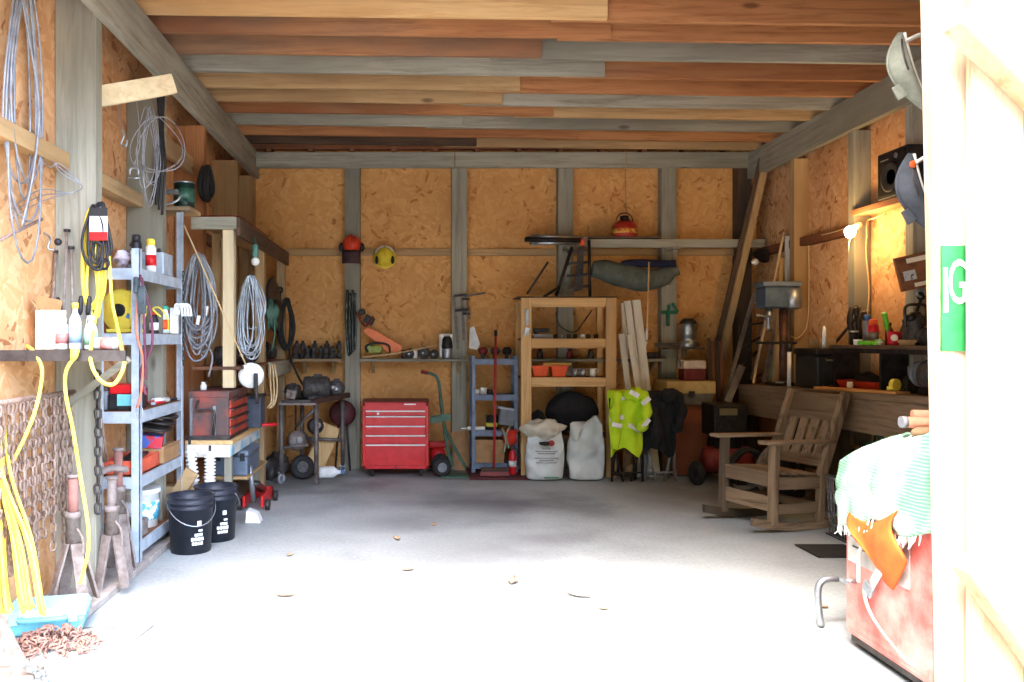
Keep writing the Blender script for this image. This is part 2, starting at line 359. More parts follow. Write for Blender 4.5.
nt.links.new(tc.outputs['Generated'], sx.inputs[0]); ma = nt.nodes.new('ShaderNodeMath'); ma.operation = 'MULTIPLY_ADD'; nt.links.new(sx.outputs['X'], ma.inputs[0]); ma.inputs[1].default_value = .55; nt.links.new(sx.outputs['Z'], ma.inputs[2])   # added treeline shaped higher on the left to dim the right wall
nt.links.new(ma.outputs[0], rp_.inputs['Fac']); nt.links.new(rp_.outputs['Color'], mx.inputs[0]); mx.inputs[6].default_value = (.10, .13, .07, 1)
nt.links.new(sky.outputs[0], mx.inputs[7]); nt.links.new(mx.outputs[2], bgn.inputs['Color']); bgn.inputs['Strength'].default_value = SKY_S
sl = bpy.data.lights.new('sun', 'SUN'); sl.energy = SUN_S; sl.angle = .07; sl.color = (1, .95, .87); so = bpy.data.objects.new('sun', sl); COL.objects.link(so)
so.rotation_euler = V((.48, .50, -1.0)).to_track_quat('-Z', 'Y').to_euler()
SC.view_settings.view_transform = 'Standard'; SC.view_settings.look = 'None'; SC.view_settings.exposure = EXPO; SC.view_settings.gamma = 1; SC.view_settings.use_curve_mapping = False
SC.cycles.use_denoising = True; SC.cycles.max_bounces = 10; SC.cycles.diffuse_bounces = 8
# ================================================================== left wall, front to back
def curve(pts, n=6):
    """smooth points through the given ones (Catmull-Rom)"""
    pts = [V(p) for p in pts]; out = []
    for i in range(len(pts) - 1):
        a, b, c, d = pts[max(i - 1, 0)], pts[i], pts[i + 1], pts[min(i + 2, len(pts) - 1)]
        for k in range(n):
            t = k / n; out.append(.5 * ((2 * b) + (c - a) * t + (2 * a - 5 * b + 4 * c - d) * t * t + (3 * b - a - 3 * c + d) * t ** 3))
    return out + [pts[-1]]
def cord(name, pts, r, m, label, cat='cord', n=6, group=None): return one(name, MB().tube(curve(pts, n), r, 7), m, label, cat, group)
def loops(c, ry, rz, k, r, jit, ax='y', seed=1, arc=1.0, mb=None):
    """k hanging loops of cable in the plane of a wall (ax = the horizontal direction)"""
    q = random.Random(seed); mb = mb or MB(); c = V(c)
    for i in range(k):
        a, b = ry * q.uniform(1 - jit, 1 + jit), rz * q.uniform(1 - jit * .5, 1 + jit * .5); o = q.uniform(-.02, .02); L = []; ph = q.uniform(0, 6); d = (i - k / 2) * r * 1.1
        for j in range(28):
            t = 2 * PI * j / 28; h = a * math.sin(t) * (1 - .35 * math.cos(t)) + o + .006 * math.sin(3 * t + ph); z = b * (math.cos(t) - 1) + .008 * math.sin(2 * t + ph)
            e = d + .006 * math.sin(2 * t + ph * 2)
            L.append(c + (V((e, h, z)) if ax == 'y' else V((h, e, z))))
        mb.tube(L, r, 6, True)
    return mb
mb = loops((-1.88, 4.03, 3.16), .14, .60, 6, .006, .4, seed=3)
mb.tube(curve([(-1.87, 3.9, 3.2), (-1.86, 4.02, 2.9), (-1.85, 4.12, 2.55), (-1.85, 4.05, 2.2), (-1.86, 3.96, 1.95)]), .006, 7)
one('cable_coil', mb, WIRE, 'tangled grey cable coil hanging high on the left wall beside the grey post', 'cable')
mb = MB()
for k in range(3): mb.tube(curve([P(30, 128 + 5 * k, 4.15), P(48, 150 + 8 * k, 4.3), P(60, 172 - 4 * k, 4.35), P(82, 186, 4.4), P(70, 193, 4.42), P(40, 190 + 6 * k, 4.25), P(10, 210 + 5 * k, 4.0)]), .003, 6)
one('loose_wire', mb, WIRE, 'thin loose grey wires looping over the left wall girt and post', 'wire')
one('reinforcing_bar', MB().rod(P(-6, 243, 3.83), P(42, 219, 4.2), .009, 8), RUST, 'rusty ribbed rod sticking out along the left wall above the bench', 'rod')
t = thing('wall_hook', 'small steel hook with black knob beside the grey post above the bars', 'hook', P(52, 245, 4.42))
part('bracket', MB().tube(curve([P(42, 232, 4.4), P(50, 238, 4.36), P(48, 248, 4.34), P(54, 250, 4.36)]), .006, 7), STEEL, t)
part('knob', MB().ball(P(58, 242, 4.4), .02), BLK, t)
# bench slab
t = thing('wall_bench', 'narrow dark bench board fixed at eye height on the left wall', 'bench', (-1.7, 4.3, 1.31))
part('board', MB().hexa([(XL + .003, 3.92, 1.315), (-1.345, 3.92, 1.315), (-1.56, 4.52, 1.315), (XL + .003, 4.52, 1.315), (XL + .003, 3.92, 1.35), (-1.345, 3.92, 1.35), (-1.56, 4.52, 1.35), (XL + .003, 4.52, 1.35)]), dw('x'), t, .003)
part('edge_iron', MB().box(XL + .003, -1.345, 3.905, 3.918, 1.30, 1.352), DST, t)
part('bracket', MB().bar((-1.9, 4.4, 1.0), (-1.5, 4.4, 1.3), .05, .03), gw('x'), t)
BZ = 1.352
t = thing('carton', 'open cream cardboard carton on the left wall bench', 'box', (-1.86, 4.22, BZ))
part('body', MB().obx((-1.845, 4.25, BZ + .1), (.14, .13, .2), (0, 0, .35)), CREAM, t, .002)
part('flap', MB().obx((-1.83, 4.185, BZ + .23), (.12, .004, .07), (.5, .2, .35)).obx((-1.9, 4.2, BZ + .22), (.004, .1, .07), (0, -.6, .35)), BRS, t)
def spraycan(x, y, z, h, r, body, cap, label, band=None, group=None):
    t = thing('spray_can', label, 'can', (x, y, z), group)
    part('body', MB().lathe([(r * .9, 0), (r, .004), (r, h * .74), (r * .93, h * .76), (r * .55, h * .82)], (x, y, z), n=16), body, t)
    part('cap', MB().lathe([(r * .82, 0), (r * .8, h * .16), (r * .6, h * .2)], (x, y, z + h * .79), n=14), cap, t)
    if band: part('label_band', MB().lathe([(r + .0008, h * .18), (r + .0008, h * .5)], (x, y, z), n=16), band, t)
    return t
def bottle(x, y, z, h, r, body, cap, label, neck=.3, band=None, name='bottle', group=None):
    t = thing(name, label, 'bottle', (x, y, z), group)
    part('body', MB().lathe([(r * .92, 0), (r, .006), (r, h * .58), (r * .85, h * .68), (r * neck, h * .8), (r * neck, h * .9)], (x, y, z), n=16), body, t)
    part('cap', MB().cyl((x, y, z + h * .88), r * neck * 1.25, h * .12, n=12), cap, t)
    if band: part('label_band', MB().lathe([(r + .0008, h * .14), (r + .0008, h * .5)], (x, y, z), n=16), band, t)
    return t
CLR = pm('clear_plastic', (196, 206, 208), (180, 192, 196), .2)
spraycan(-1.765, 4.19, BZ, .165, .031, WHT, WHT, 'white spray can with red band on the left wall bench', pm('faded_red', (206, 110, 100), (220, 160, 150), .5))
bottle(-1.69, 4.17, BZ, .235, .03, CLR, YEL, 'clear tall bottle with yellow cap on the left wall bench', .42, pm('pale_blue_label', (150, 172, 196), None, .5))
bottle(-1.618, 4.19, BZ, .17, .033, CLR, WHT, 'clear bottle with white cap on the left wall bench', .4, pm('green_label', (140, 184, 152), None, .6))
t = thing('spray_can', 'white and red can lying on its side at the bench end', 'can', (-1.52, 4.15, BZ))
part('body', MB().lathe([(.028, 0), (.03, .005), (.03, .12), (.024, .13)], (-1.60, 4.15, BZ + .03), (1, 0, 0), 16), WHT, t)
part('label_band', MB().lathe([(.0306, .05), (.0306, .11)], (-1.60, 4.15, BZ + .03), (1, 0, 0), 16), pm('faded_red', 0), t)
for i, (px, a) in enumerate(((70, -.25), (78, .05), (83, .12))):
    x = (px - X0) * 4.33 / F; q = thing('screwdriver', ('screwdriver with black handle leaning left behind the clear bottles', 'upright screwdriver with black handle behind the clear bottles', 'screwdriver with black handle leaning right behind the clear bottles')[i], 'screwdriver', (x, 4.33, BZ))
    d = V((a, .02, 1)).normalized(); b = V((x, 4.33, BZ))
    part('shaft', MB().rod(b, b + d * .2, .004, 6), STEEL, q); part('handle', MB().lathe([(.008, 0), (.013, .02), (.013, .08), (.009, .1)], b + d * .18, d, 10), BLK, q)
for i, (a, b, s) in enumerate((((56, 252), (50, 347), 'leftmost rusty pry bar leaning on the grey front post'), ((67, 231), (62, 345), 'tall steel bar with washer head leaning on the grey front post'), ((71, 248), (74, 346), 'rightmost steel bar with washer head leaning on the grey front post'))):
    p, q = P(a[0], a[1], 4.50), P(b[0], b[1], 4.40); q.z = BZ
    t = thing('steel_bar', s, 'bar', q)
    part('shaft', MB().rod(q, p, .008), RUST if i == 0 else DUSTY, t); part('head', MB().cyl(p - V((0, 0, .004)), .018 if i else .012, .014), DST, t)
# chains under the bench
def link(mb, c, L, W, r, m=None, n=12):
    pts = []; a = (L - W) / 2
    for k in range(n):
        t = 2 * PI * k / n; x = math.cos(t) * (W / 2 - r); z = math.sin(t) * (W / 2 - r) + (a if math.sin(t) >= 0 else -a); p = V((x, 0, z))
        pts.append(V(c) + (m @ p if m else p))
    return mb.tube(pts, r, 6, True)
def strand(n, L=.062, W=.042, r=.007, seed=0):
    mb = MB(); q = random.Random(seed)
    for i in range(n):
        m = Euler((0, q.uniform(-.1, .1), (PI / 2 if i % 2 else 0) + .7 + q.uniform(-.25, .25))).to_matrix(); link(mb, (q.uniform(-.003, .003), q.uniform(-.003, .003), -(L - 2.3 * r) * i - L / 2), L, W, r, m)
    return mb
one('chain_rail', MB().rod((-1.83, 3.5, 1.12), (-1.83, 4.5, 1.12), .012), RUST, 'rusty iron rail along the left wall carrying the hanging chains', 'rail')
g = 'rusty chains hanging under the left wall bench'
protos = []
for s in range(3):
    o = _obj('hanging_chain', strand(17 - s * 2, seed=s), pm('chain_rust', (152, 130, 114), (104, 84, 70), .8, .2, 30), V((0, 0, 0))); o['label'] = 'rusty iron chain hanging in the close row under the left bench'; o['category'] = 'chain'; o['group'] = g; protos.append(o)
for i in range(16):
    y = 3.60 + i * .056; loc = V((-1.83 + .012 * (i % 2) - .005, y, 1.115)); o = protos[i] if i < 3 else protos[R.randrange(3)].copy()
    if i >= 3: COL.objects.link(o)
    o.location = loc; o.rotation_euler = (0, 0, R.uniform(-.6, .6))
mb = strand(15, .07, .045, .008, 9); o = one('hanging_chain', mb, DST, 'heavier dark chain nearest the grey post under the left bench', 'chain', g); o.location += V((-1.70, 4.50, 1.24))
# jack stands on the sill
def jack_stand(c, h, w, label, rz=0, post=RUST):
    c = V(c); t = thing('jack_stand', label, 'jack stand', c, 'jack stands under the left bench'); bh = h * .47
    for k in range(4):
        a = PI / 4 + k * PI / 2 + rz; d = V((math.cos(a), math.sin(a), 0)); e = V((-d.y, d.x, 0))
        part('leg', MB().prism([c + d * w * .70 - e * .028, c + d * w * .70 + e * .028, c + d * .032 + V((0, 0, bh)) + e * .03, c + d * .032 + V((0, 0, bh)) - e * .03], d * .012), DUSTY, t)
    part('column', MB().lathe([(.036, bh - .06), (.036, bh + .13), (.042, bh + .131), (.042, bh + .16), (.03, bh + .161)], c, n=14), DUSTY, t)
    part('ratchet_post', MB().lathe([(.026, bh + .1), (.026, h - .01)], c, n=12), post, t)
    part('collar', MB().lathe([(.03, h - .012), (.033, h - .01), (.033, h + .004), (.02, h + .005)], c, n=14), DUSTY, t)
    part('lever', MB().tube(curve([c + V((.03, -.03, bh + .08)), c + V((.07, -.05, bh + .03)), c + V((.08, -.07, bh - .05))]), .007), DUSTY, t)
    return t
jack_stand((-1.745, 4.28, .04), .66, .17, 'front jack stand with brown post under the left bench', 0, pm('brown_pipe', (150, 104, 92), (120, 82, 74), .8))
jack_stand((-1.655, 4.585, .04), .60, .13, 'middle grey jack stand under the left bench', .3, DUSTY)
jack_stand((-1.72, 4.87, .04), .72, .14, 'rear jack stand beside the steel shelf post', .1, pm('brown_pipe', 0))
t = thing('trolley_handle', 'grey cast lever lying across the jack stand tops', 'lever', P(105, 472, 4.66))
part('arm', MB().tube(curve([P(84, 478, 4.62), P(96, 474, 4.68), P(112, 468, 4.74), P(128, 470, 4.8)]), [.03, .03, .03, .03, .03, .03, .024, .022, .02, .02, .02, .02, .02, .02, .02, .02, .02, .02, .012][:19], 10), DUSTY, t)
part('pivot', MB().cyl(P(92, 474, 4.58), .04, .05, (0, 1, 0)), DUSTY, t)
# yellow cords
mb = MB(); q = random.Random(5)
for k in range(13):
    x = -1.87 + k * .014; y = 3.74 + q.uniform(-.05, .05)
    mb.tube(curve([(-1.85 + q.uniform(-.01, .01), y, 1.0), (-1.87 + k * .006, y - .03, .78), (x + .002 + k * .002, y - .05, .5), (x + .01 + k * .006, y - .05, .22 + q.uniform(-.03, .05)), (x + .03 + k * .005, y - .04, .2 + q.uniform(-.03, .02))], 5), .008, 7)
one('extension_cord', mb, YEL, 'thick hank of yellow cord hanging at the left edge in front of the chains', 'cord')
cord('extension_cord', [P(27, 346, 4.0), P(34, 352, 3.93), P(42, 370, 3.89), P(38, 400, 3.87), P(28, 430, 3.84), P(12, 462, 3.8), P(-4, 484, 3.74)], .0085, YEL, 'pale yellow cord dropping from the carton in front of the chains')
t = thing('extension_cord', 'yellow cord with a plug hanging from the bench edge down to the teal case', 'cord', P(75, 352, 3.9))
part('wire', MB().tube(curve([P(74, 358, 3.88), P(66, 372, 3.89), P(66, 395, 3.9), P(73, 430, 3.92), P(81, 480, 3.94), P(88, 525, 3.96), P(88, 552, 3.97), P(80, 584, 3.98)]), .0085, 8), YEL, t)
part('plug', MB().lathe([(.012, 0), (.018, .02), (.02, .05), (.014, .055)], P(73, 360, 3.88), (.25, 0, 1), 12), YEL, t)
t = thing('extension_cord', 'yellow cord hank looped over the grey front post', 'cord', (-1.71, 4.44, 2.1))
mb = loops((-1.72, 4.475, 2.11), .05, .30, 4, .0085, .3, 'x', 4)
mb.tube(curve([P(98, 212, 4.46), P(108, 250, 4.44), P(112, 300, 4.42), P(117, 325, 4.35), P(122, 350, 4.1), P(124, 366, 3.88), P(114, 384, 3.87), P(100, 380, 3.87), P(91, 362, 3.88), P(92, 340, 4.1), P(98, 290, 4.44), P(90, 240, 4.46)]), .009, 8)
part('wire', mb, YEL, t)
part('plug', MB().obx(P(88, 312, 4.44), (.03, .03, .07)), GREY, t, .004)
t = thing('drive_belt', 'black belt in a red and white card sleeve hung on the grey front post', 'belt', (-1.65, 4.42, 2.1))
part('belt', loops((-1.68, 4.435, 2.13), .055, .16, 2, .008, .1, 'x', 8).add(loops((-1.67, 4.435, 1.92), .04, .10, 2, .008, .1, 'x', 9).v, [], False), BLK, t)
mb = MB(); loops((-1.68, 4.435, 2.13), .055, .16, 1, .008, .1, 'x', 12, mb=mb); loops((-1.665, 4.435, 1.93), .035, .075, 2, .008, .1, 'x', 9, mb=mb); part('strap', mb, BLK, t)
part('card_sleeve', MB().obx((-1.665, 4.418, 2.0), (.095, .006, .13)), WHT, t); part('card_band', MB().obx((-1.665, 4.413, 1.955), (.096, .004, .045)), RED, t)
part('card_header', MB().obx((-1.665, 4.413, 2.085), (.096, .006, .045)), BLK, t)
# things on the ground at the left edge
t = thing('tool_case', 'teal plastic tool case lying on the floor at the left edge', 'case', (-1.77, 4.0, 0))
m = Matrix.Rotation(.25, 4, 'Z'); m.translation = V((-1.76, 4.02, .09))
def rim(x0, x1, y0, y1, z0, z1, tp=.9):
    return MB().hexa([(x0 * tp, y0 * tp, z0), (x1 * tp, y0 * tp, z0), (x1 * tp, y1 * tp, z0), (x0 * tp, y1 * tp, z0), (x0, y0, z1), (x1, y0, z1), (x1, y1, z1), (x0, y1, z1)])
part('tray', rim(-.185, .185, -.13, .13, -.085, -.005).xf(m), TEAL, t, .012)
part('lid', MB().hexa([(-.19, -.135, -.004), (.19, -.135, -.004), (.19, .135, -.004), (-.19, .135, -.004), (-.17, -.115, .035), (.17, -.115, .035), (.17, .115, .035), (-.17, .115, .035)]).xf(m), pm('teal_lid', (160, 208, 214), (150, 200, 206), .5), t, .012)
part('handle', MB().tube(curve([(.09, -.12, .0), (.09, -.16, .0), (-.09, -.16, .0), (-.09, -.12, .0)], 4), .012).xf(m), TEAL, t)
for x in (-.13, .13): part('latch', MB().obx((x, -.138, 0), (.04, .012, .05)).xf(m), pm('teal_lid', 0), t, .003)
mb = MB(); q = random.Random(11); q2 = []
for i in range(190):
    a, rr = q.uniform(0, 2 * PI), math.sqrt(q.random()); x, y = rr * .20 * math.cos(a), rr * .15 * math.sin(a); z = .012 + .085 * (1 - rr * rr) * q.random()
    link(mb, (-1.62 + x, 3.76 + y, z), .045, .028, .0048, Euler((q.uniform(0, PI), q.uniform(-.5, .5) + PI / 2, q.uniform(0, PI))).to_matrix(), 10)
one('chain_pile', mb, pm('pink_rust', (160, 124, 110), (120, 88, 76), .85, .2, 30), 'heap of pinkish rusty chain on the floor in front of the teal case', 'chain')
one('paper_sheet', MB().sheet(lambda u, v: (-1.62 + .32 * u + .05 * v, 3.70 + .30 * v + .04 * u, .004 + .006 * math.sin(3 * u + 2 * v) ** 2), 8, 8, .002), pm('dusty_paper', (176, 166, 158), (160, 150, 144), .9), 'pale sheet of card on the floor beside the chain heap', 'paper')
t = thing('steel_bracket', 'grey angled steel bracket with bolts in the lower left corner', 'bracket', (-1.72, 3.45, 0))
part('arm', MB().bar(P(-4, 618, 3.62), P(32, 690, 3.42), .06, .03, (0, 1, 0)).bar(P(14, 668, 3.44), P(62, 684, 3.44), .035, .05, (0, 1, 0)), DUSTY, t, .004)
part('foot', MB().box(-1.95, -1.55, 3.40, 3.50, 0, .02), DUSTY, t)
for k in range(4): part('bolt', MB().cyl(P(27 + 8 * k, 664 + 5 * k, 3.40), .012, .035, (-.4, -1, .3), 6).cyl(P(27 + 8 * k, 664 + 5 * k, 3.40), .02, .012, (-.4, -1, .3), 6), STEEL, t)
# timber arm with wire and shackle, cables on the second post
one('timber_board', MB().bar(P(86, 99, 4.66), P(173, 84, 5.0), .05, .115, (0, 0, 1)), lw('x'), 'pale short timber nailed to the posts high on the left wall', 'timber', bev=.003)
mb = loops((-1.62, 5.12, 2.84), .05, .28, 5, .003, .35, 'x', 21); loops((-1.55, 5.1, 2.78), .14, .16, 2, .003, .2, 'x', 5, mb=mb)
mb.tube(curve([P(128, 82, 5.08), P(118, 110, 5.08), P(122, 130, 5.08)]), .003, 6); mb.tube(curve([P(135, 90, 5.1), P(140, 140, 5.1), P(134, 165, 5.1)]), .003, 6)
t = thing('snare_wire', 'tangle of thin wire with a shackle hanging from the pale timber arm', 'wire', P(135, 100, 5.1)); part('wire', mb, WIRE, t)
part('shackle', MB().torus(P(134, 172, 5.1), .027, .008, (0, 1, 0), 16, 8, -.6, PI + .6).rod(P(128, 178, 5.1), P(140, 178, 5.1), .006), STEEL, t)
part('hook', MB().tube(curve([P(122, 130, 5.08), P(124, 136, 5.08), P(121, 144, 5.08), P(126, 146, 5.08), P(127, 140, 5.08)]), .007), STEEL, t)
mb = MB()
for k in range(4): mb.tube(curve([P(158 + 2 * k, 96, 5.6), P(160 + k, 130, 5.6), P(156 + 3 * k, 165, 5.6), P(153 + 3 * k, 200 + 5 * k, 5.6)]), .009, 7)
one('cable_hank', mb, BLK, 'black cables hanging down beside the second left post', 'cable')
one('hose_coil', loops((-1.66, 6.75, 2.82), .12, .14, 5, .012, .12, seed=31), RUB, 'black hose coil hung high on the third left post', 'hose')
# ================================================================== blue grey steel shelving
SX0, SX1, SY0, SY1 = -1.92, -1.66, 5.05, 6.02
t = thing('steel_shelf', 'pale blue steel shelving unit crowded with cans against the left wall', 'shelving unit', (-1.78, 5.5, .04))
def angle_post(x, y, z1, dx, dy, z0=.04, w=.05):
    mb = MB().box(min(x, x + dx * w), max(x, x + dx * w), min(y, y + dy * .004), max(y, y + dy * .004), z0, z1).box(min(x, x + dx * .004), max(x, x + dx * .004), min(y, y + dy * w), max(y, y + dy * w), z0, z1)
    return mb
for x, y, z1, dx, dy in ((SX1 + .01, SY0 - .01, 1.96, -1, 1), (SX0, SY0 - .01, 1.9, 1, 1), (SX1 + .01, SY1, 2.33, -1, -1), (SX0, SY1, 1.96, 1, -1)):
    part('post', angle_post(x, y, z1, dx, dy), BLUEG, t)
SZ = [.16, .56, .96, 1.44, 1.84]
for z in SZ:
    sh = part('shelf', MB().box(SX0, SX1, SY0, SY1, z - .005, z).box(SX0, SX1, SY0 - .004, SY0, z - .07, z).box(SX1, SX1 + .005, SY0, SY1, z - .07, z).box(SX0, SX1, SY1, SY1 + .004, z - .07, z), BLUEG, t)
    part('shelf_lining', MB().box(SX0 + .03, SX1 - .01, SY0 + .02, SY1 - .02, z, z + .004), bw('y'), sh)
B = .006
z = SZ[4] + B
spraycan(-1.70, 5.13, z, .21, .033, BLK, BLK, 'black spray can at the front of the top steel shelf', WHT)
spraycan(-1.70, 5.42, z, .22, .034, WHT, YEL, 'yellow topped white can on the top steel shelf', RED)
t = thing('battery', 'grey blue battery box on the top steel shelf', 'battery', (-1.72, 5.72, z)); part('case', MB().box(-1.82, -1.67, 5.6, 5.82, z, z + .15), BLUEG, t, .006); part('terminal', MB().cyl((-1.72, 5.66, z + .15), .012, .03), DST, t); part('terminal', MB().cyl((-1.72, 5.77, z + .15), .012, .03), DST, t)
one('rag', MB().ball((-1.80, 5.17, z + .062), (.055, .055, .045), 18, 12, .7, 4), pm('pale_rag', (226, 216, 222), (196, 180, 196), .95), 'crumpled pale rag at the left of the top steel shelf', 'rag')
z = SZ[3] + B
t = thing('cord_reel', 'yellow plastic cord reel on the second steel shelf', 'reel', (-1.8, 5.16, z))
part('drum', MB().lathe([(.04, -.05), (.13, -.05), (.135, -.04), (.13, -.035), (.06, -.03), (.06, .03), (.13, .035), (.13, .05), (.04, .05)], (-1.8, 5.2, z + .14), (.25, 1, 0), 28), YEL, t)
part('hub', MB().cyl((-1.815, 5.13, z + .14), .04, .03, (.25, 1, 0)), BLK, t); part('stand', MB().obx((-1.79, 5.2, z + .012), (.2, .13, .022)).obx((-1.69, 5.19, z + .09), (.02, .05, .17), (0, .3, 0)), YEL, t, .004)
part('label_plate', MB().obx((-1.745, 5.136, z + .1), (.04, .003, .03), (0, .4, 0)), BLU, t)
bottle(-1.71, 5.52, z, .14, .03, BLK, ORG_, 'small black bottle with orange cap on the second steel shelf', .6, WHT)
bottle(-1.70, 5.72, z, .19, .034, pm('teal_white', (210, 232, 226), None, .5), pm('green_cap', (60, 170, 130), None, .5), 'pale bottle with green cap on the second steel shelf', .7, ORG_)
mb = MB()
for k in range(4): mb.tube(curve([(-1.66 + .01 * k, 5.80, z + .13), (-1.64 + .02 * k, 5.78, z + .2), (-1.60 + .02 * k, 5.77, z + .19), (-1.585 + .02 * k, 5.76, z + .12)]), .008)
mb.obx((-1.66, 5.82, z + .09), (.05, .04, .18)); one('hand_rake', mb, WHT, 'white clawed hand rake hung at the steel shelf rear post', 'rake')
cord('cord_loop', [(-1.66, 5.5, z + .11), (-1.70, 5.46, z + .16), (-1.69, 5.58, z + .17), (-1.66, 5.66, z + .1), (-1.64, 5.6, z + .02)], .006, YEL, 'short yellow cord draped over the small black bottle')
z = SZ[2] + B
t = thing('battery_charger', 'red and black battery charger with teal label on the third steel shelf', 'charger', (-1.79, 5.15, z)); part('case', MB().box(-1.86, -1.69, 5.08, 5.3, z, z + .1), BLK, t, .012); part('cover', MB().box(-1.855, -1.695, 5.085, 5.295, z + .1, z + .16), RED, t, .012); part('label_plate', MB().box(-1.80, -1.70, 5.075, 5.08, z + .03, z + .1), TEAL, t)
t = thing('jar', 'dark glass jar beside the charger on the third steel shelf', 'jar', (-1.89, 5.12, z)); part('body', MB().lathe([(.025, 0), (.03, .01), (.03, .1), (.024, .12)], (-1.888, 5.12, z), n=14), GREY, t); part('lid', MB().cyl((-1.888, 5.12, z + .12), .026, .02), DST, t)
for i, (y, m, s) in enumerate(((5.5, RED, 'red handled pliers on the third steel shelf'), (5.78, BLK, 'black handled pliers on the third steel shelf'))):
    t = thing('pliers', s, 'pliers', (-1.71, y, z)); part('jaws', MB().obx((-1.71, y, z + .012), (.03, .09, .018), (0, 0, .3)), STEEL, t, .003)
    for s_ in (-1, 1): part('handle', MB().tube([(-1.71, y + .04, z + .012), (-1.71 + .025 * s_, y + .09, z + .012), (-1.70 + .02 * s_, y + .16, z + .012)], .009), m, t)
t = thing('paint_tube', 'white caulk tube lying on the third steel shelf', 'tube', (-1.7, 5.62, z)); part('body', MB().rod((-1.74, 5.6, z + .02), (-1.685, 5.75, z + .02), .02), WHT, t); part('nozzle', MB().lathe([(.01, 0), (.003, .05)], (-1.74, 5.6, z + .02), (-.35, -1, 0), 8), RED, t)
z = SZ[1] + B
t = thing('parts_tray', 'orange red metal tray on the fourth steel shelf', 'tray', (-1.76, 5.25, z))
mb = MB().box(-1.89, -1.67, 5.07, 5.5, z, z + .008)
for a in ((-1.89, -1.882, 5.07, 5.5), (-1.678, -1.67, 5.07, 5.5), (-1.89, -1.67, 5.07, 5.078), (-1.89, -1.67, 5.492, 5.5)): mb.box(*a, z, z + .09)
part('tray', mb, pm('orange_red_paint', (220, 96, 66), (190, 76, 52), .55), t)
for k in range(5): part('tool', MB().rod((-1.86 + .04 * k, 5.12, z + .05 + .01 * k), (-1.8 + .02 * k, 5.4, z + .10), .012), DST, t)
t = thing('carton', 'brown cardboard carton at the rear of the fourth steel shelf', 'box', (-1.75, 5.75, z)); part('body', MB().box(-1.85, -1.665, 5.58, 5.95, z, z + .11), BRS, t, .002); part('flap', MB().obx((-1.66, 5.77, z + .1), (.005, .3, .06), (0, .7, 0)), BRS, t)
one('product_box', MB().obx((-1.76, 5.66, z + .155), (.14, .2, .085), (.1, .1, .2)), pm('blue_red_box', (70, 96, 170), (196, 50, 60), .6, 0, 9, lo=.5, hi=.52), 'blue and red printed box tilted on the brown carton', 'box', bev=.003)
for i in range(3): one('metal_plate', MB().lathe([(.12, 0), (.125, .012), (.1, .016)], (-1.74, 5.6 + .08 * i, z + .24 + .035 * i), (.2, -.05, 1), 24), DST, ('lowest dark round plate', 'middle dark round plate', 'topmost dark round plate')[i] + ' stacked over the blue printed box', 'plate', 'dark plates on the fourth steel shelf')
z = SZ[0] + B
t = thing('metal_tray', 'grey steel drawer tray on the bottom steel shelf', 'tray', (-1.8, 5.12, z)); mb = MB().box(-1.9, -1.68, 5.06, 5.3, z, z + .1); part('tray', mb, DUSTY, t, .004); part('handle', MB().tube([(-1.84, 5.058, z + .05), (-1.84, 5.03, z + .05), (-1.74, 5.03, z + .05), (-1.74, 5.058, z + .05)], .006), STEEL, t)
t = thing('paint_pail', 'white plastic pail with blue label on the bottom steel shelf', 'pail', (-1.79, 5.55, z)); part('body', MB().lathe([(.105, 0), (.12, .22), (.127, .222), (.127, .24), (.12, .242)], (-1.79, 5.5, z), n=24), WHT, t); part('label_band', MB().lathe([(.1145, .05), (.1205, .17)], (-1.79, 5.5, z), n=24), pm('blue_white_label', (236, 240, 240), (80, 170, 200), .5, 0, 14, lo=.5, hi=.53), t)
part('lid', MB().cyl((-1.79, 5.5, z + .24), .124, .012, n=24), WHT, t)
# things hung on the shelving posts
t = thing('bungee_cord', 'bunch of maroon and orange straps hung on the steel shelf front post', 'strap', (-1.63, 5.0, 1.75))
PUR = pm('maroon_strap', (116, 62, 82), (92, 46, 64), .8)
part('strap', MB().tube(curve([P(140, 275, 5.0), P(150, 310, 4.98), P(152, 345, 4.98), P(141, 370, 5.0), P(146, 395, 4.98)]), .008).tube(curve([P(142, 278, 5.0), P(144, 320, 4.96), P(146, 380, 4.96)]), .008), PUR, t)
part('strap', MB().tube(curve([P(138, 300, 4.98), P(136, 330, 4.97), P(143, 360, 4.97), P(141, 392, 4.98), P(137, 408, 4.98)]), .008), pm('salmon_cord', (224, 130, 104), None, .7), t, label='salmon cord')
part('buckle', MB().obx(P(142, 300, 4.97), (.05, .03, .17)).obx(P(136, 285, 4.97), (.03, .03, .1)), pm('dark_grey_cloth', (84, 94, 96), (50, 54, 58), .8), t, .01)
part('hook', MB().tube(curve([P(141, 405, 4.98), P(143, 415, 4.98), P(139, 420, 4.98), P(137, 414, 4.98)]), .005), STEEL, t)
mb = MB()
for i in range(20): link(mb, (-1.645, 5.99, 1.88 - i * .034), .045, .028, .005, Euler((0, 0, (PI / 2 if i % 2 else 0) + .5)).to_matrix(), 10)
one('hanging_chain', mb, DST, 'thin dark chain hanging on the steel shelf rear post', 'chain')
t = thing('plank_shelf', 'short timber ledge at the top of the steel shelf rear post', 'shelf', (-1.75, 6.2, 2.3)); part('board', MB().box(-1.94, -1.59, 5.98, 6.28, 2.34, 2.37), tw('x'), t, .003); part('bracket', MB().box(-1.94, -1.9, 6.0, 6.2, 2.2, 2.34), tw('z'), t)
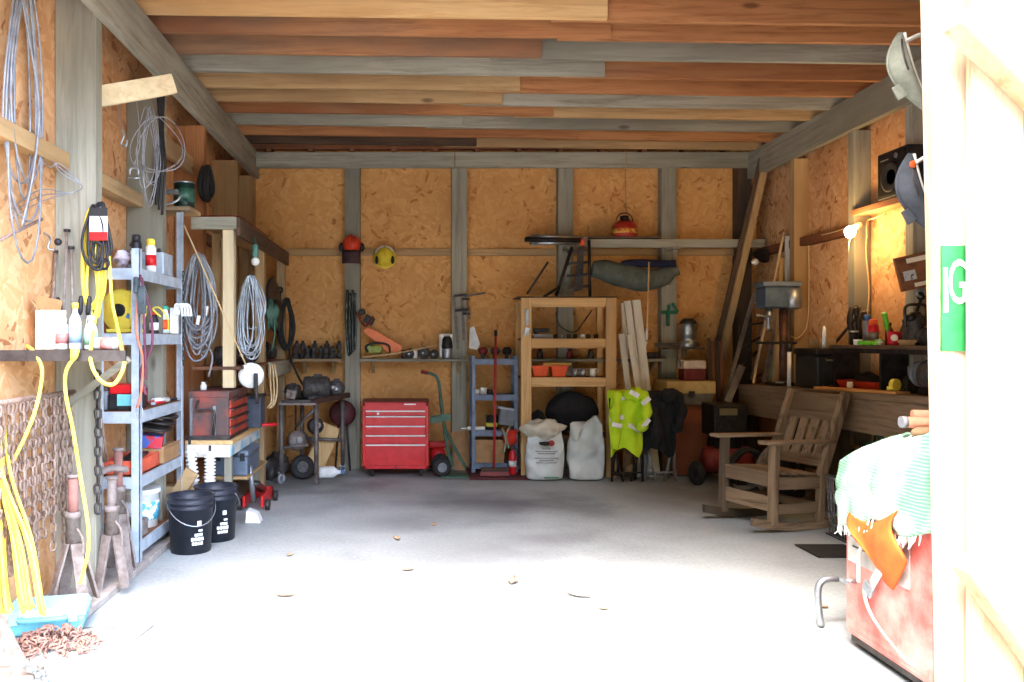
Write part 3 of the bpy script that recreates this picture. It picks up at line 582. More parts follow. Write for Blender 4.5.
t = thing('oil_can', 'dark green tin standing on the short timber ledge', 'can', (-1.66, 6.15, 2.37)); part('body', MB().lathe([(.075, 0), (.078, .005), (.078, .19), (.07, .2)], (-1.68, 6.15, 2.371), n=20), pm('green_black_tin', (40, 70, 58), (24, 32, 32), .35, .3), t); part('lid', MB().lathe([(.08, .19), (.08, .2), (.06, .205)], (-1.68, 6.15, 2.371), n=20), STEEL, t); part('label_band', MB().lathe([(.0788, .05), (.0788, .15)], (-1.68, 6.15, 2.371), n=20), pm('dark_label', (60, 110, 90), (24, 30, 30), .4), t)
t = thing('hand_crank', 'steel crank with blue grip hung from the short timber ledge', 'crank', (-1.68, 5.95, 2.3))
part('arm', MB().tube(curve([P(160, 192, 5.94), P(178, 192, 5.94), P(178, 200, 5.92), P(164, 206, 5.92), P(162, 214, 5.92), P(162, 236, 5.92)], 4), .008), STEEL, t)
part('grip', MB().lathe([(.012, 0), (.016, .01), (.016, .08), (.012, .09)], P(162, 229, 5.92), n=12), pm('blue_grip', (50, 66, 90), None, .5), t)
part('clamp', MB().obx(P(170, 192, 5.96), (.12, .04, .03)), STEEL, t, .004)
one('thin_stick', MB().rod(P(184, 225, 6.0), P(246, 365, 6.2), .006, 7), ROPE, 'thin pale stick slanting from the steel shelf post to the timber rack', 'stick')
# pry chains and bars hanging at the left of the lower shelving
t = thing('pry_bar', 'rusty bar with ring end hanging beside the steel shelf', 'bar', P(97, 400, 4.95)); part('shaft', MB().rod(P(95, 400, 4.95), P(104, 462, 4.97), .008).rod(P(101, 415, 4.96), P(107, 462, 4.98), .007), RUST, t); part('ring', MB().torus(P(93, 392, 4.95), .03, .008, (0, 1, 0)), RUST, t)
# white pallet board, insulators on a crate
t = thing('wooden_crate', 'low dark timber crate below the white insulators', 'crate', (-1.62, 6.2, 0))
for k in range(4): part('slat', MB().box(-1.85, -1.41, 6.03, 6.05, .02 + .075 * k, .085 + .075 * k), tw('x'), t)
part('slat', MB().box(-1.85, -1.41, 6.03, 6.19, .31, .33), tw('x'), t); part('side', MB().box(-1.43, -1.41, 6.05, 6.19, 0, .31), tw('y'), t); part('side', MB().box(-1.85, -1.83, 6.05, 6.19, 0, .31), tw('y'), t)
def insulator(x, y, z, h, label, lean):
    pr = [(.026, 0)]
    for k in range(8): a = .02 + k * (h - .05) / 8; pr += [(.026, a), (.042, a + .008), (.042, a + .016), (.026, a + .022)]
    pr += [(.025, h - .02), (.012, h)]
    t = thing('insulator', label, 'insulator', (x, y, z), 'white insulators on the crate'); part('body', MB().lathe(pr, (x, y, z), (lean, 0, 1), 18), WHT, t); part('bolt', MB().cyl(V((x, y, z)) + V((lean, 0, 1)) * (h - .01), .01, .05), DST, t)
insulator(-1.59, 6.09, .331, .30, 'left white ribbed insulator leaning under the pale table', -.12); insulator(-1.475, 6.09, .331, .25, 'right white ribbed insulator standing behind the front black bucket', 0)
one('timber_offcut', MB().bar((-1.74, 6.0, .2), (-1.58, 6.0, .45), .10, .03, (0, 1, 0)), tw('x'), 'grey timber offcut leaning on the crate behind the bucket', 'timber', bev=.002)
# black buckets
def bucket(x, y, label, rz):
    t = thing('bucket', label, 'bucket', (x, y, 0), 'black buckets on the floor'); pr = [(.125, .003), (.13, 0), (.146, .29), (.155, .292), (.155, .30), (.147, .302), (.148, .325), (.156, .327), (.156, .335), (.148, .337), (.15, .365), (.155, .368), (.155, .375), (.143, .375), (.141, .3), (.122, .012)]
    part('body', MB().lathe(pr, (x, y, 0), n=32), pm('bucket_black', (34, 37, 46), (62, 66, 76), .45, 0, 5, lo=.5, hi=.75), t)
    a = rz; hp = [V((x, y, .33)) + V((.158 * math.cos(a), .158 * math.sin(a), 0))]
    L = [V((x + .162 * math.cos(a + PI * k / 14), y + .162 * math.sin(a + PI * k / 14), .33 - .14 * math.sin(PI * k / 14))) for k in range(15)]
    h = part('handle', MB().tube(L, .0035, 6), STEEL, t)
    mb = MB()
    for (u, zz, wd, hh) in ((.32, .12, .10, .018), (.36, .15, .05, .014), (.30, .09, .16, .022), (.30, .062, .14, .02), (.33, .19, .05, .03)):
        for k in range(4):
            b0 = -PI / 2 + u * 2 + (k - 2) * wd; r_ = .131 + .016 * (zz / .29) + .0015
            mb.add([(x + r_ * math.cos(b0 + e), y + r_ * math.sin(b0 + e), zz + f) for e, f in ((0, 0), (wd * .8, 0), (wd * .8, hh), (0, hh))], [(0, 1, 2, 3)])
    part('label_print', mb, WHT, t)
bucket(-1.46, 5.5, 'front black plastic bucket on the floor by the steel shelf', -2.6); bucket(-1.37, 5.83, 'black plastic bucket standing behind the front bucket', -.4)
# ================================================================== timber rack, table and cart at the back left
RX0, RX1 = -1.68, -1.33
t = thing('timber_rack', 'tall open timber rack with a plank roof along the rear left wall', 'rack', (-1.5, 7.6, 1.03))
part('top_board', MB().box(RX0, RX1, 6.36, 8.87, 2.315, 2.34), tw('y'), t, .003)
part('front_board', MB().box(RX0, RX1, 6.33, 6.358, 2.25, 2.345), gw('x'), t, .003); part('side_board', MB().box(RX1, RX1 + .03, 6.33, 8.87, 2.20, 2.335), dw('y'), t, .003)
for y, z in ((6.37, 1.03), (7.52, 0), (8.76, 0)): part('post', MB().box(RX1 - (.115 if y < 7 else .085), RX1 - (.03 if y < 7 else 0), y, y + .09, z, 2.3), lw('z') if y < 7 else tw('z'), t, .003)
for y in (7.0, 8.26): part('post', MB().box(RX0, RX0 + .06, y, y + .06, .66 if y < 7.5 else 0, 2.3), tw('z'), t, .003)
part('shelf', MB().box(RX0, RX1 + .02, 6.36, 8.87, 1.17, 1.195), bw('y'), t, .003)
part('side_board', MB().box(RX1 + .021, RX1 + .05, 7.62, 8.87, 1.05, 1.195), gw('y'), t, .003)
t = thing('light_bulb', 'small round bulb in a green socket hanging under the rack roof', 'bulb', (-1.27, 6.7, 2.0))
part('bulb', MB().ball((-1.24, 6.62, 2.03), .035), WHT, t); part('socket', MB().lathe([(.018, 0), (.026, .02), (.026, .10), (.016, .11)], (-1.24, 6.62, 2.055), n=12), pm('green_socket', (80, 130, 118), None, .5), t)
part('cord', MB().tube(curve([(-1.24, 6.62, 2.16), (-1.25, 6.66, 2.22), (-1.29, 6.8, 2.22)]), .008), GRN, t)
one('string_line', MB().tube(curve([(-1.66, 6.38, 2.36), (-1.5, 6.36, 2.355), (-1.32, 6.37, 2.35), (-1.31, 6.9, 2.35), (-1.31, 7.6, 2.352)]), .005, 6), DRED, 'thin red cord laid along the roof edge of the timber rack', 'cord')
q = loops((-1.45, 6.28, 2.06), .13, .36, 9, .009, .25, 'x', 41)
t = thing('cable_coil', 'large grey cable coil with white tags hanging left of the rack front post', 'cable', (-1.55, 6.3, 1.3)); 
q = loops((-1.60, 6.29, 2.05), .085, .33, 18, .008, .5, 'x', 41); q.tube(curve([(-1.55, 6.28, 1.6), (-1.56, 6.27, 1.4), (-1.5, 6.27, 1.28), (-1.53, 6.27, 1.12)]), .007)
part('wire', q, WIRE, t)
for x, z in ((-1.60, 1.55), (-1.54, 1.62), (-1.51, 1.78)): part('tag', MB().obx((x, 6.24, z), (.025, .006, .07), (0, .2, 0)), WHT, t)
one('cable_coil', loops((-1.25, 6.48, 1.90), .07, .27, 16, .006, .5, 'x', 43), STEEL, 'narrow silver wire coil hanging right of the rack front post', 'cable')
# dark things on the rack shelf
def lump(name, c, r, m, label, cat, seed, jit=.5, group=None): return one(name, MB().ball(c, r, 16, 10, jit, seed, -.85), m, label, cat, group)
def motor(c, L, r, ax, m, label, name='motor', group=None):
    c = V(c); a = V(ax).normalized(); t = thing(name, label, 'motor', (c.x, c.y, c.z - r), group)
    part('housing', MB().lathe([(r * .6, 0), (r * .95, L * .05), (r, L * .12), (r, L * .85), (r * .9, L * .93), (r * .5, L)], c - a * L / 2, a, 20), m, t)
    mb = MB()
    for k in range(5): mb.lathe([(r * 1.05, 0), (r * 1.05, L * .04)], c + a * L * (-.3 + .14 * k), a, 20)
    part('cooling_ribs', mb, m, t); part('shaft', MB().rod(c + a * L * .45, c + a * L * .68, r * .18), STEEL, t)
    part('foot', MB().box(c.x - r * .7, c.x + r * .7, c.y - r * .7, c.y + r * .7, c.z - r, c.z - r * .8), m, t); part('terminal_box', MB().obx(c + V((r * .1, 0, r * .95)), (r * .7, r * .7, r * .5)), m, t, .004)
    return t
GREASY = pm('greasy_iron', (84, 80, 78), (50, 46, 44), .6, .3, 25, .2)
motor((-1.5, 6.75, 1.198 + .075), .2, .075, (1, .3, 0), GREASY, 'dark greasy motor at the front of the rack shelf')
motor((-1.45, 7.3, 1.198 + .09), .24, .09, (.4, 1, 0), GREASY, 'larger dark motor at the middle of the rack shelf')
t = thing('grinding_disc', 'large dark round blade leaning at the back of the rack', 'disc', (-1.4, 8.3, 1.4)); part('disc', MB().lathe([(.27, 0), (.27, .012), (.24, .02)], (-1.36, 8.2, 1.75), (1, -.12, .05), 36), DST, t); part('hub', MB().cyl((-1.35, 8.2, 1.75), .05, .04, (1, -.12, .05)), BLKM, t)
one('green_twine', MB().ball((-1.28, 7.6, 1.62), (.05, .05, .11), 16, 10, 1.2, 3).tube(curve([(-1.28, 7.6, 1.7), (-1.24, 7.58, 1.5), (-1.27, 7.59, 1.3)]), .01), GRN, 'bunch of green twine tied on the middle rack post', 'twine')
t = thing('hose_reel', 'white round reel with dark grip hung below the rack shelf', 'reel', (-1.27, 6.5, 1.1)); part('disc', MB().lathe([(.09, 0), (.1, .01), (.1, .05), (.06, .06)], (-1.27, 6.58, 1.12), (.3, -1, 0), 28), WHT, t); part('grip', MB().obx((-1.21, 6.48, 1.08), (.03, .04, .12)), BLK, t, .006); part('shaft', MB().rod((-1.21, 6.48, 1.04), (-1.20, 6.5, .9), .014), DST, t)
# table with tool chest
t = thing('work_table', 'pale painted timber table carrying the old red tool chest', 'table', (-1.5, 6.8, 0))
part('table_top', MB().box(-1.69, -1.33, 6.2, 7.4, .615, .645), pw('y'), t, .003); part('apron', MB().box(-1.69, -1.35, 6.2, 6.215, .52, .613), pm('pale_paint', (226, 220, 206), (196, 184, 164), .7), t); part('apron', MB().box(-1.352, -1.34, 6.216, 7.4, .53, .613), pm('teal_chipped', (206, 206, 196), (120, 170, 190), .7, 0, 6, lo=.45, hi=.6), t)
for x, y in ((-1.40, 6.22), (-1.69, 6.22), (-1.40, 7.33), (-1.69, 7.33)): part('leg', MB().box(x, x + .055, y, y + .055, 0, .613), gw('z'), t, .003)
part('shelf', MB().box(-1.64, -1.28, 6.52, 7.4, .30, .32), tw('y'), t)
t = thing('tool_chest', 'old rusty red steel tool chest with handle loop on the pale table', 'tool chest', (-1.5, 6.6, .646))
CH = pm('rusty_red', (150, 78, 66), (90, 74, 70), .6, .2, 7, .1, lo=.36, hi=.56)
part('body', MB().box(-1.68, -1.375, 6.26, 6.96, .646, 1.0), CH, t, .006)
part('lid', MB().box(-1.685, -1.37, 6.255, 6.965, .96, 1.012), CH, t, .008)
for k in range(4):
    d = part('drawer', MB().box(-1.376, -1.364, 6.29, 6.93, .67 + .07 * k, .73 + .07 * k), pm('chest_red', (190, 76, 52), (140, 54, 42), .5), t, .003); part('pull', MB().box(-1.364, -1.345, 6.31, 6.91, .722 + .07 * k, .732 + .07 * k), DST, d)
part('handle', MB().tube(curve([(-1.60, 6.25, .94), (-1.60, 6.22, .93), (-1.60, 6.22, .87), (-1.48, 6.22, .87), (-1.48, 6.22, .68)], 4), .009), DST, t)
part('strap', MB().box(-1.665, -1.645, 6.244, 6.259, .66, .96), STEEL, t); part('strap', MB().box(-1.49, -1.47, 6.244, 6.259, .66, .9), STEEL, t)
part('base_rail', MB().box(-1.69, -1.362, 6.23, 6.97, .646, .675), DST, t)
bottle(-1.6, 6.4, 1.014, .06, .025, WHT, WHT, 'tiny white bottle standing on the old red tool chest', .6)
t = thing('tool_case', 'grey blue plastic tool box under the pale table', 'case', (-1.42, 6.85, .32)); part('body', MB().box(-1.56, -1.29, 6.56, 7.05, .321, .47), pm('slate_plastic', (96, 108, 122), (80, 92, 106), .5), t, .012); part('lid', MB().box(-1.57, -1.28, 6.55, 7.06, .47, .522), pm('slate_plastic', 0), t, .02); part('handle', MB().tube([(-1.49, 6.55, .5), (-1.49, 6.51, .49), (-1.37, 6.51, .49), (-1.37, 6.55, .5)], .009), BLK, t)
for x in (-1.52, -1.33): part('latch', MB().obx((x, 6.55, .47), (.035, .012, .06)), BLK, t)
t = thing('floor_jack', 'red trolley jack with small wheels on the floor beside the pale table', 'jack', (-1.26, 6.95, 0))
part('frame', MB().box(-1.37, -1.35, 6.75, 7.25, .03, .12).box(-1.22, -1.20, 6.75, 7.25, .03, .12).box(-1.37, -1.2, 7.2, 7.25, .03, .12), RED, t, .004); part('lift_arm', MB().bar((-1.285, 7.2, .1), (-1.285, 6.85, .2), .07, .05), DRED, t, .004); part('saddle', MB().cyl((-1.285, 6.83, .2), .05, .03), DST, t)
part('handle_socket', MB().rod((-1.285, 6.78, .08), (-1.30, 6.7, .38), .022), STEEL, t)
for x in (-1.40, -1.17): 
    for y in (6.8, 7.2): part('wheel', MB().cyl((x - .015, y, .045), .045, .03, (1, 0, 0)), DST, t)
t = thing('wrench', 'red handled tool sticking out of the table end behind the tool chest', 'wrench', (-1.24, 7.2, .66)); part('handle', MB().rod((-1.34, 7.15, .662), (-1.16, 7.2, .665), .016), RED, t); part('head', MB().obx((-1.37, 7.14, .662), (.07, .05, .03)), STEEL, t)
t = thing('battery', 'dark blue grey battery box behind the red tool chest', 'battery', (-1.4, 7.2, .646)); part('case', MB().box(-1.5, -1.28, 7.08, 7.3, .647, .9), pm('dark_slate', (70, 76, 88), (54, 60, 70), .6), t, .008); part('lid', MB().box(-1.51, -1.27, 7.07, 7.31, .9, .93), BLK, t, .006)
mb = MB()
for k in range(3): mb.tube(curve([(-1.28 + .02 * k, 7.56, 1.18), (-1.27 + .03 * k, 7.52, 1.0), (-1.26 + .02 * k, 7.5, .85), (-1.3 + .02 * k, 7.5, .78)]), .008)
one('rope_hank', mb, ROPE, 'pale rope ends hanging from the rack shelf behind the red chest', 'rope')
# pipe frame cart
A, Bp, Cp, D = V((-1.25, 8.03, 0)), V((-.91, 8.03, 0)), V((-.70, 8.58, 0)), V((-1.12, 8.58, 0)); CZ = .78
PIPE = pm('grey_pipe', (120, 112, 108), (88, 78, 72), .6, .4)
t = thing('pipe_cart', 'pipe legged steel cart on casters with motors on top at the back left', 'cart', (-1, 8.3, 0))
for k, (p, z) in enumerate(((A, .1), (Bp, .03), (Cp, .1), (D, .1))): part('leg', MB().rod(p + V((0, 0, z)), p + V((0, 0, CZ)), .022), PIPE, t)
part('foot', MB().cyl(Bp, .028, .08), PIPE, t)
for p, r in ((A, .055), (Cp, .05), (D, .05)):
    w_ = part('caster', MB().torus(p + V((0, -.01, r)), r - .018, .018, (.9, -.6, 0), 22, 8), GREY, t); part('caster_hub', MB().cyl(p + V((-.012, 0, r)), r - .02, .024, (.9, -.6, 0)), STEEL, w_); part('caster_fork', MB().obx(p + V((.02, .012, r + .03)), (.012, .03, .07)).obx(p + V((-.02, -.012, r + .03)), (.012, .03, .07)), STEEL, w_)
part('rail', MB().rod(A + V((0, 0, .35)), Bp + V((-.08, 0, .38)), .018).rod(D + V((0, 0, .38)), Cp + V((0, 0, .36)), .018).rod(D + V((0, 0, .45)), Bp + V((0, 0, .36)), .016), PIPE, t); part('brace', MB().rod(Bp + V((0, 0, .74)), (-1.12, 8.1, .55), .014), PIPE, t)
part('table_top', MB().prism([p + V((0, 0, CZ)) for p in (A, Bp, Cp, D)], (0, 0, .035)), DST, t); part('edge_beam', MB().bar(Bp + V((-.03, -.02, CZ + .02)), Cp + V((.06, 0, CZ + .05)), .05, .05), pm('brown_iron', (88, 66, 56), (64, 48, 42), .7, .3), t); part('front_plate', MB().bar(A + V((-.02, -.025, CZ + .0)), Bp + V((0, -.025, CZ + .0)), .02, .06, (0, 1, 0)), DUSTY, t)
motor((-.93, 8.25, CZ + .037 + .11), .28, .11, (1, .1, 0), GREASY, 'big greasy motor in the middle of the pipe cart')
motor((-.76, 8.5, CZ + .037 + .085), .15, .085, (.1, -1, .0), GREASY, 'dark motor at the right rear end of the pipe cart')
motor((-1.17, 8.24, CZ + .037 + .07), .15, .07, (-1, .2, 0), GREASY, 'small motor at the left end of the pipe cart')
one('carburetor', MB().obx((-1.17, 8.085, CZ + .087), (.10, .07, .09), (0, .2, .4)).cyl((-1.18, 8.06, CZ + .09), .03, .06, (0, -1, 0)), DUSTY, 'pale grey metal casting at the left front of the pipe cart', 'casting', bev=.01)
# under the cart
t = thing('spare_wheel', 'black rubber wheel lying under the pipe cart', 'wheel', (-1.06, 8.3, 0)); part('tyre', MB().torus((-1.08, 8.3, .125), .085, .036, (.3, -1, .2), 28, 10), RUB, t); part('rim', MB().cyl((-1.08, 8.31, .125), .06, .03, (.3, -1, .2)), GREASY, t)
one('timber_offcut', MB().bar((-1.02, 8.62, .02), (-.82, 8.68, .5), .2, .025, (0, 1, 0)), pw('z'), 'pale board leaning behind the pipe cart', 'timber')
t = thing('jug', 'white plastic jug lying on the floor under the pipe cart', 'jug', (-.85, 8.4, 0)); part('body', MB().lathe([(.05, 0), (.06, .01), (.06, .15), (.025, .19), (.02, .22)], (-.92, 8.35, .062), (1, .1, 0), 18), WHT, t); part('cap', MB().cyl((-.70, 8.37, .062), .024, .025, (1, .1, 0)), BLU, t)
t = thing('round_seat', 'dark red padded round seat leaning behind the pipe cart', 'seat', (-.75, 8.75, 0)); part('seat', MB().lathe([(.10, 0), (.13, .01), (.14, .04), (.12, .07), (.04, .08)], (-.72, 8.80, .62), (.1, -1, .1), 26), pm('maroon_vinyl', (84, 30, 34), (60, 24, 26), .6), t); part('frame', MB().rod((-.80, 8.84, 0), (-.75, 8.84, .7), .012).rod((-.64, 8.84, 0), (-.69, 8.84, .7), .012), DST, t)
for i, (x, y, z, r, m, s) in enumerate(((-1.16, 8.38, .38, .1, DUSTY, 'grey pulley hung on the left side of the pipe cart'), (-.98, 8.45, .52, .08, GREASY, 'black gearbox casting slung under the pipe cart top'))):
    t = thing('pulley' if i == 0 else 'gearbox', s, 'pulley' if i == 0 else 'gearbox', (x, y, z - r)); part('body', MB().lathe([(r, 0), (r * .85, .03), (r, .06), (r * .4, .07)], (x, y, z), (.6, -1, .2), 22), m, t); part('hub', MB().cyl((x, y, z), .03, .1, (.6, -1, .2)), STEEL, t); part('hanger', MB().rod((x, y, z + r * .8), (x, y, CZ - .003), .01), DST, t)
one('iron_scrap', MB().ball((-1.36, 8.55, .12), (.10, .12, .12), 18, 12, 1.0, 7, -.95).ball((-1.42, 8.35, .1), (.08, .12, .1), 16, 10, 1.3, 9, -.95), GREASY, 'heap of dark scrap castings on the floor behind the cart left legs', 'scrap', kind='stuff')
# dark tools hung in the back left corner
t = thing('pry_bar', 'black bar with round eye hanging in the back left corner', 'bar', (-1.36, 8.85, 1.3)); part('shaft', MB().rod(P(280, 292, 8.7), P(279, 334, 8.7), .015).ball(P(279, 330, 8.7), (.03, .02, .05)), BLKM, t); part('eye', MB().torus(P(280, 290, 8.7), .025, .012, (0, 1, 0)), BLKM, t)
one('hose_loop', loops(P(287, 299, 8.7), .06, .25, 4, .014, .12, 'x', 55), RUB, 'black hose loop hanging in the back left corner', 'hose')
cord('hose_tail', [P(289, 345, 8.7), P(292, 362, 8.72), P(300, 380, 8.74), P(307, 390, 8.75)], .012, RUB, 'black cable end curling down from the hose loop to the cart', 'cable')
# ================================================================== back wall
LZ = 1.20
for x0, x1, s in ((-1.27, -.72, 'short timber ledge on the back wall left of the first post'), (-.53, .63, 'long timber ledge on the back wall above the red chest'), (1.2, 2.72, 'dark timber ledge on the back wall behind the pine shelf')):
    t = thing('wall_ledge', s, 'shelf', ((x0 + x1) / 2, 8.9, LZ - .03)); part('board', MB().box(x0, x1, 8.76, 8.955, LZ - .03, LZ), tw('x') if x0 < -1 else gw('x'), t, .003)
    for x in (x0 + .12, x1 - .12): part('bracket', MB().prism([(x, 8.955, LZ - .03), (x, 8.955, LZ - .16), (x, 8.80, LZ - .03)], (.03, 0, 0)), tw('z'), t)
# row of black fittings
def fitting(h, r):
    t = thing('pipe_fitting', 'black iron fitting in the crowded row on the short back ledge', 'fitting', (0, 0, 0), 'black fittings on the short back ledge')
    part('body', MB().lathe([(r, 0), (r, h * .3), (r * .7, h * .34), (r * .7, h * .6), (r * .95, h * .64), (r * .95, h * .9), (r * .6, h)], n=16), GREASY, t); part('nut', MB().cyl((0, 0, h * .98), r * .5, h * .16, n=6), BLKM, t); part('outlet', MB().rod((0, -r * .5, h * .45), (0, -r * 1.4, h * .45), r * .45), BLKM, t); return t
fp = fitting(.12, .031); fq = fitting(.17, .031); n = 0
for i in range(8):
    for row in range(2):
        if row == 0 and i % 3 == 1: continue
        o = (fp, fq)[n] if n < 2 else dup((fp, fq)[1 if row and i % 2 else 0], (0, 0, 0)); n += 1
        o.location = (-1.22 + i * .065, 8.80 + row * .105, LZ); o.rotation_euler = (0, 0, R.uniform(-.4, .4))
# helmets
HR = pm('helmet_red', (214, 66, 40), (190, 50, 32), .35); HY = pm('helmet_yellow', (228, 206, 60), (206, 180, 40), .4)
def helmet(c, m, label, visor):
    c = V(c); t = thing('hard_hat', label, 'hard hat', c); r = .105
    part('shell', MB().lathe([(r * 1.02, 0), (r, .04), (r * .9, .09), (r * .65, .13), (r * .3, .148), (.001, .15)], c + V((0, 0, 0)), (0, -1, .25), 24), m, t)
    part('ridge', MB().tube([c + V((0, -.155 * math.cos(a) * .98, .115 * math.sin(a) + .02)) for a in [x * .2 - .9 for x in range(10)]], .012), m, t)
    if visor:
        part('visor', MB().sheet(lambda u, v: c + V(((u - .5) * .2, -.10 - .05 * math.sin(PI * u), -.06 - .14 * v)), 12, 4, .004), pm('mesh_visor', (70, 46, 50), (50, 34, 38), .7), t)
        for s in (-1, 1): part('ear_muff', MB().ball(c + V((.11 * s, -.05, -.02)), (.03, .04, .05)), BLK, t)
    else:
        part('brim', MB().lathe([(r * 1.02, 0), (r * 1.2, .008), (r * 1.2, .014), (r, .02)], c, (0, -1, .25), 26), m, t); part('reflective_band', MB().torus(c + V((0, -.07, .02)), .099, .014, (0, -1, .25), 24, 8, .35, PI - .35), WHT, t)
        for s in (-1, 1): part('ear_muff', MB().ball(c + V((.085 * s, -.10, -.03)), (.02, .03, .045)), BLK, t)
    return t
helmet(P(352, 246, 8.94), HR, 'red hard hat with dark mesh visor hung on the first back post', True)
helmet(P(385, 258, 8.98), HY, 'yellow hard hat with white band hung right of the red one', False)
mb = MB()
for k in range(4): mb.tube(curve([P(347.5 + 2.6 * k, 290 + 3 * (k % 2), 8.93), P(346.5 + 2.8 * k, 312, 8.92), P(347 + 2.8 * k, 335, 8.92), P(349 + 2 * k, 356 - 2 * k, 8.93)]), .013)
one('tyre_chain', mb, pm('black_chrome', (50, 56, 54), (120, 128, 122), .3, .6, 14, lo=.5, hi=.7), 'glossy dark chain bundle hanging on the first back post under the hard hat', 'chain')
# chainsaw
t = thing('chainsaw', 'yellow green chainsaw with orange bar cover on the long back ledge', 'chainsaw', P(380, 356, 8.85))
part('body', MB().obx(P(374, 351, 8.86) + V((0, 0, .02)), (.18, .12, .09), (0, .1, 0)), pm('lime_plastic', (150, 160, 60), (60, 62, 44), .5, 0, 12), t, .015)
part('handle', MB().tube(curve([P(368, 352, 8.8), P(366, 346, 8.78), P(376, 343, 8.78), P(388, 345, 8.8), P(390, 352, 8.82)], 4), .011), BLK, t)
part('bar_cover', MB().prism([P(x, y, 8.83) for x, y in ((363, 331), (366, 328), (371, 328), (402, 346), (401, 351), (388, 352))], (0, .02, 0)), pm('cover_orange', (240, 132, 76), (226, 116, 64), .5), t, .004)
t = thing('chainsaw', 'dark red and black saw engine hung above the orange bar cover', 'chainsaw', P(367, 322, 8.92)); part('body', MB().obx(P(369, 320, 8.9), (.11, .09, .09), (0, .5, 0)).obx(P(362, 312, 8.9), (.07, .06, .06), (0, -.3, 0)), BLK, t, .012); part('handle', MB().tube(curve([P(357, 312, 8.86), P(359, 318, 8.85), P(366, 326, 8.85), P(373, 316, 8.86)]), .012), DRED, t)
cord('long_stick', [P(362, 357.5, 8.79), P(400, 352.5, 8.77), P(437, 345, 8.78)], .008, ROPE, 'long thin pale stick laid across the long back ledge', 'stick')
for i, (px, r, s) in enumerate(((410, .05, 'small black engine part left of the stick end on the long ledge'), (424, .06, 'black engine part beside the lantern on the long ledge'), (434, .045, 'little dark motor touching the lantern on the long ledge'))):
    motor(V((P(px, 358, 8.86).x, 8.87, LZ + .002 + r)), .1, r, (-.2, -1, 0), GREASY, s)
t = thing('lantern', 'white and black work lantern on the long back ledge', 'lantern', P(445, 358, 8.86)); c = P(446, 358.3, 8.88); c.z = LZ
part('case', MB().box(c.x - .075, c.x + .075, c.y - .02, c.y + .05, LZ, LZ + .27), WHT, t, .02); part('lamp_body', MB().lathe([(.05, 0), (.055, .01), (.055, .10), (.05, .11)], (c.x + .01, c.y - .045, LZ), n=18), STEEL, t); part('lamp_top', MB().lathe([(.055, 0), (.06, .02), (.05, .1), (.03, .13)], (c.x + .01, c.y - .045, LZ + .11), n=18), BLK, t)
# clamps on the second post
def clamp(p, q, jaw, label):
    t = thing('bar_clamp', label, 'clamp', p); d = (V(q) - V(p)).normalized(); j = V(jaw)
    part('bar', MB().bar(p, q, .03, .012), DUSTY, t); part('fixed_jaw', MB().bar(p, V(p) + j, .035, .022), BLKM, t); part('sliding_jaw', MB().bar(V(p) + d * .16, V(p) + d * .16 + j, .04, .025), BLKM, t); part('screw', MB().rod(V(p) + d * .16 + j * .9 - d * .08, V(p) + d * .16 + j * .9 + d * .06, .008), STEEL, t); return t
clamp(P(454, 296, 8.9), P(458, 349, 8.9), (.14, -.02, .015), 'long bar clamp hung left on the second back post')
clamp(P(462, 299, 8.93), P(464, 340, 8.93), (.08, -.01, 0), 'short dark bar clamp hung right on the second back post')
one('steel_bar', MB().bar(P(464, 296, 8.86), P(485, 293, 8.86), .03, .02), DST, 'short dark bar sticking out right of the second back post', 'bar')
t = thing('trowel', 'white pointed trowel standing beside the second back post', 'trowel', P(476, 350, 8.85)); part('blade', MB().prism([P(x, y, 8.84) for x, y in ((470, 328), (474, 326), (480, 344), (477, 350), (469, 348))], (0, .012, 0)), WHT, t); part('handle', MB().rod(P(478, 349, 8.83), P(489, 358, 8.8), .010), DUSTY, t)
for i, px in enumerate((484, 496, 508)):
    c = P(px, 358, 8.72); t = thing('hand_drill', ('leftmost', 'middle', 'rightmost')[i] + ' dark power tool on top of the blue grey shelf', 'drill', c)
    part('body', MB().lathe([(.03, 0), (.042, .015), (.042, .07), (.02, .09)], (c.x - .05, c.y, 1.285), (1, .2, 0), 14), (DRED, GREASY, BLKM)[i], t); part('handle', MB().obx((c.x - .01, c.y, 1.248), (.04, .04, .09), (0, .15, 0)), BLK, t, .006); part('chuck', MB().lathe([(.018, 0), (.012, .02)], (c.x + .04, c.y + .018, 1.285), (1, .2, 0), 12), STEEL, t)
# red roller tool chest
x0, x1, y0, y1 = -.485, .19, 8.42, 8.88; zb, zt = .085, .775
t = thing('tool_chest', 'bright red rolling tool chest with five drawers against the back wall', 'tool chest', (-.15, 8.65, 0))
part('body', MB().box(x0, x1, y0 + .012, y1, zb, zt - .012).box(x0, x0 + .03, y0, y0 + .02, zb, zt - .012).box(x1 - .03, x1, y0, y0 + .02, zb, zt - .012).box(x0, x1, y0, y0 + .02, zt - .05, zt - .012).box(x0, x1, y0, y0 + .02, zb, zb + .035), RED, t, .004)
part('top', MB().box(x0 - .008, x1 + .008, y0 - .008, y1, zt - .012, zt), DRED, t, .004)
zz = [zb + .04, zb + .255, zb + .35, zb + .445, zb + .545, zb + .60]
for k in range(5):
    d = part('drawer', MB().box(x0 + .034, x1 - .034, y0 - .004, y0 + .011, zz[k], zz[k + 1] - .014), RED, t, .003); part('pull', MB().box(x0 + .034, x1 - .034, y0 - .02, y0 - .004, zz[k + 1] - .016, zz[k + 1] - .004), WHT, d)
part('badge', MB().box(.0 - .06, .06, y0 - .003, y0 - .0005, zt - .036, zt - .024), WHT, t); part('lock', MB().cyl((x0 + .16, y0 - .004, zz[4] + .02), .012, .008, (0, -1, 0)), STEEL, t); part('lock', MB().cyl((x0 + .34, y0 - .004, zb + .02), .01, .008, (0, -1, 0)), BLK, t)
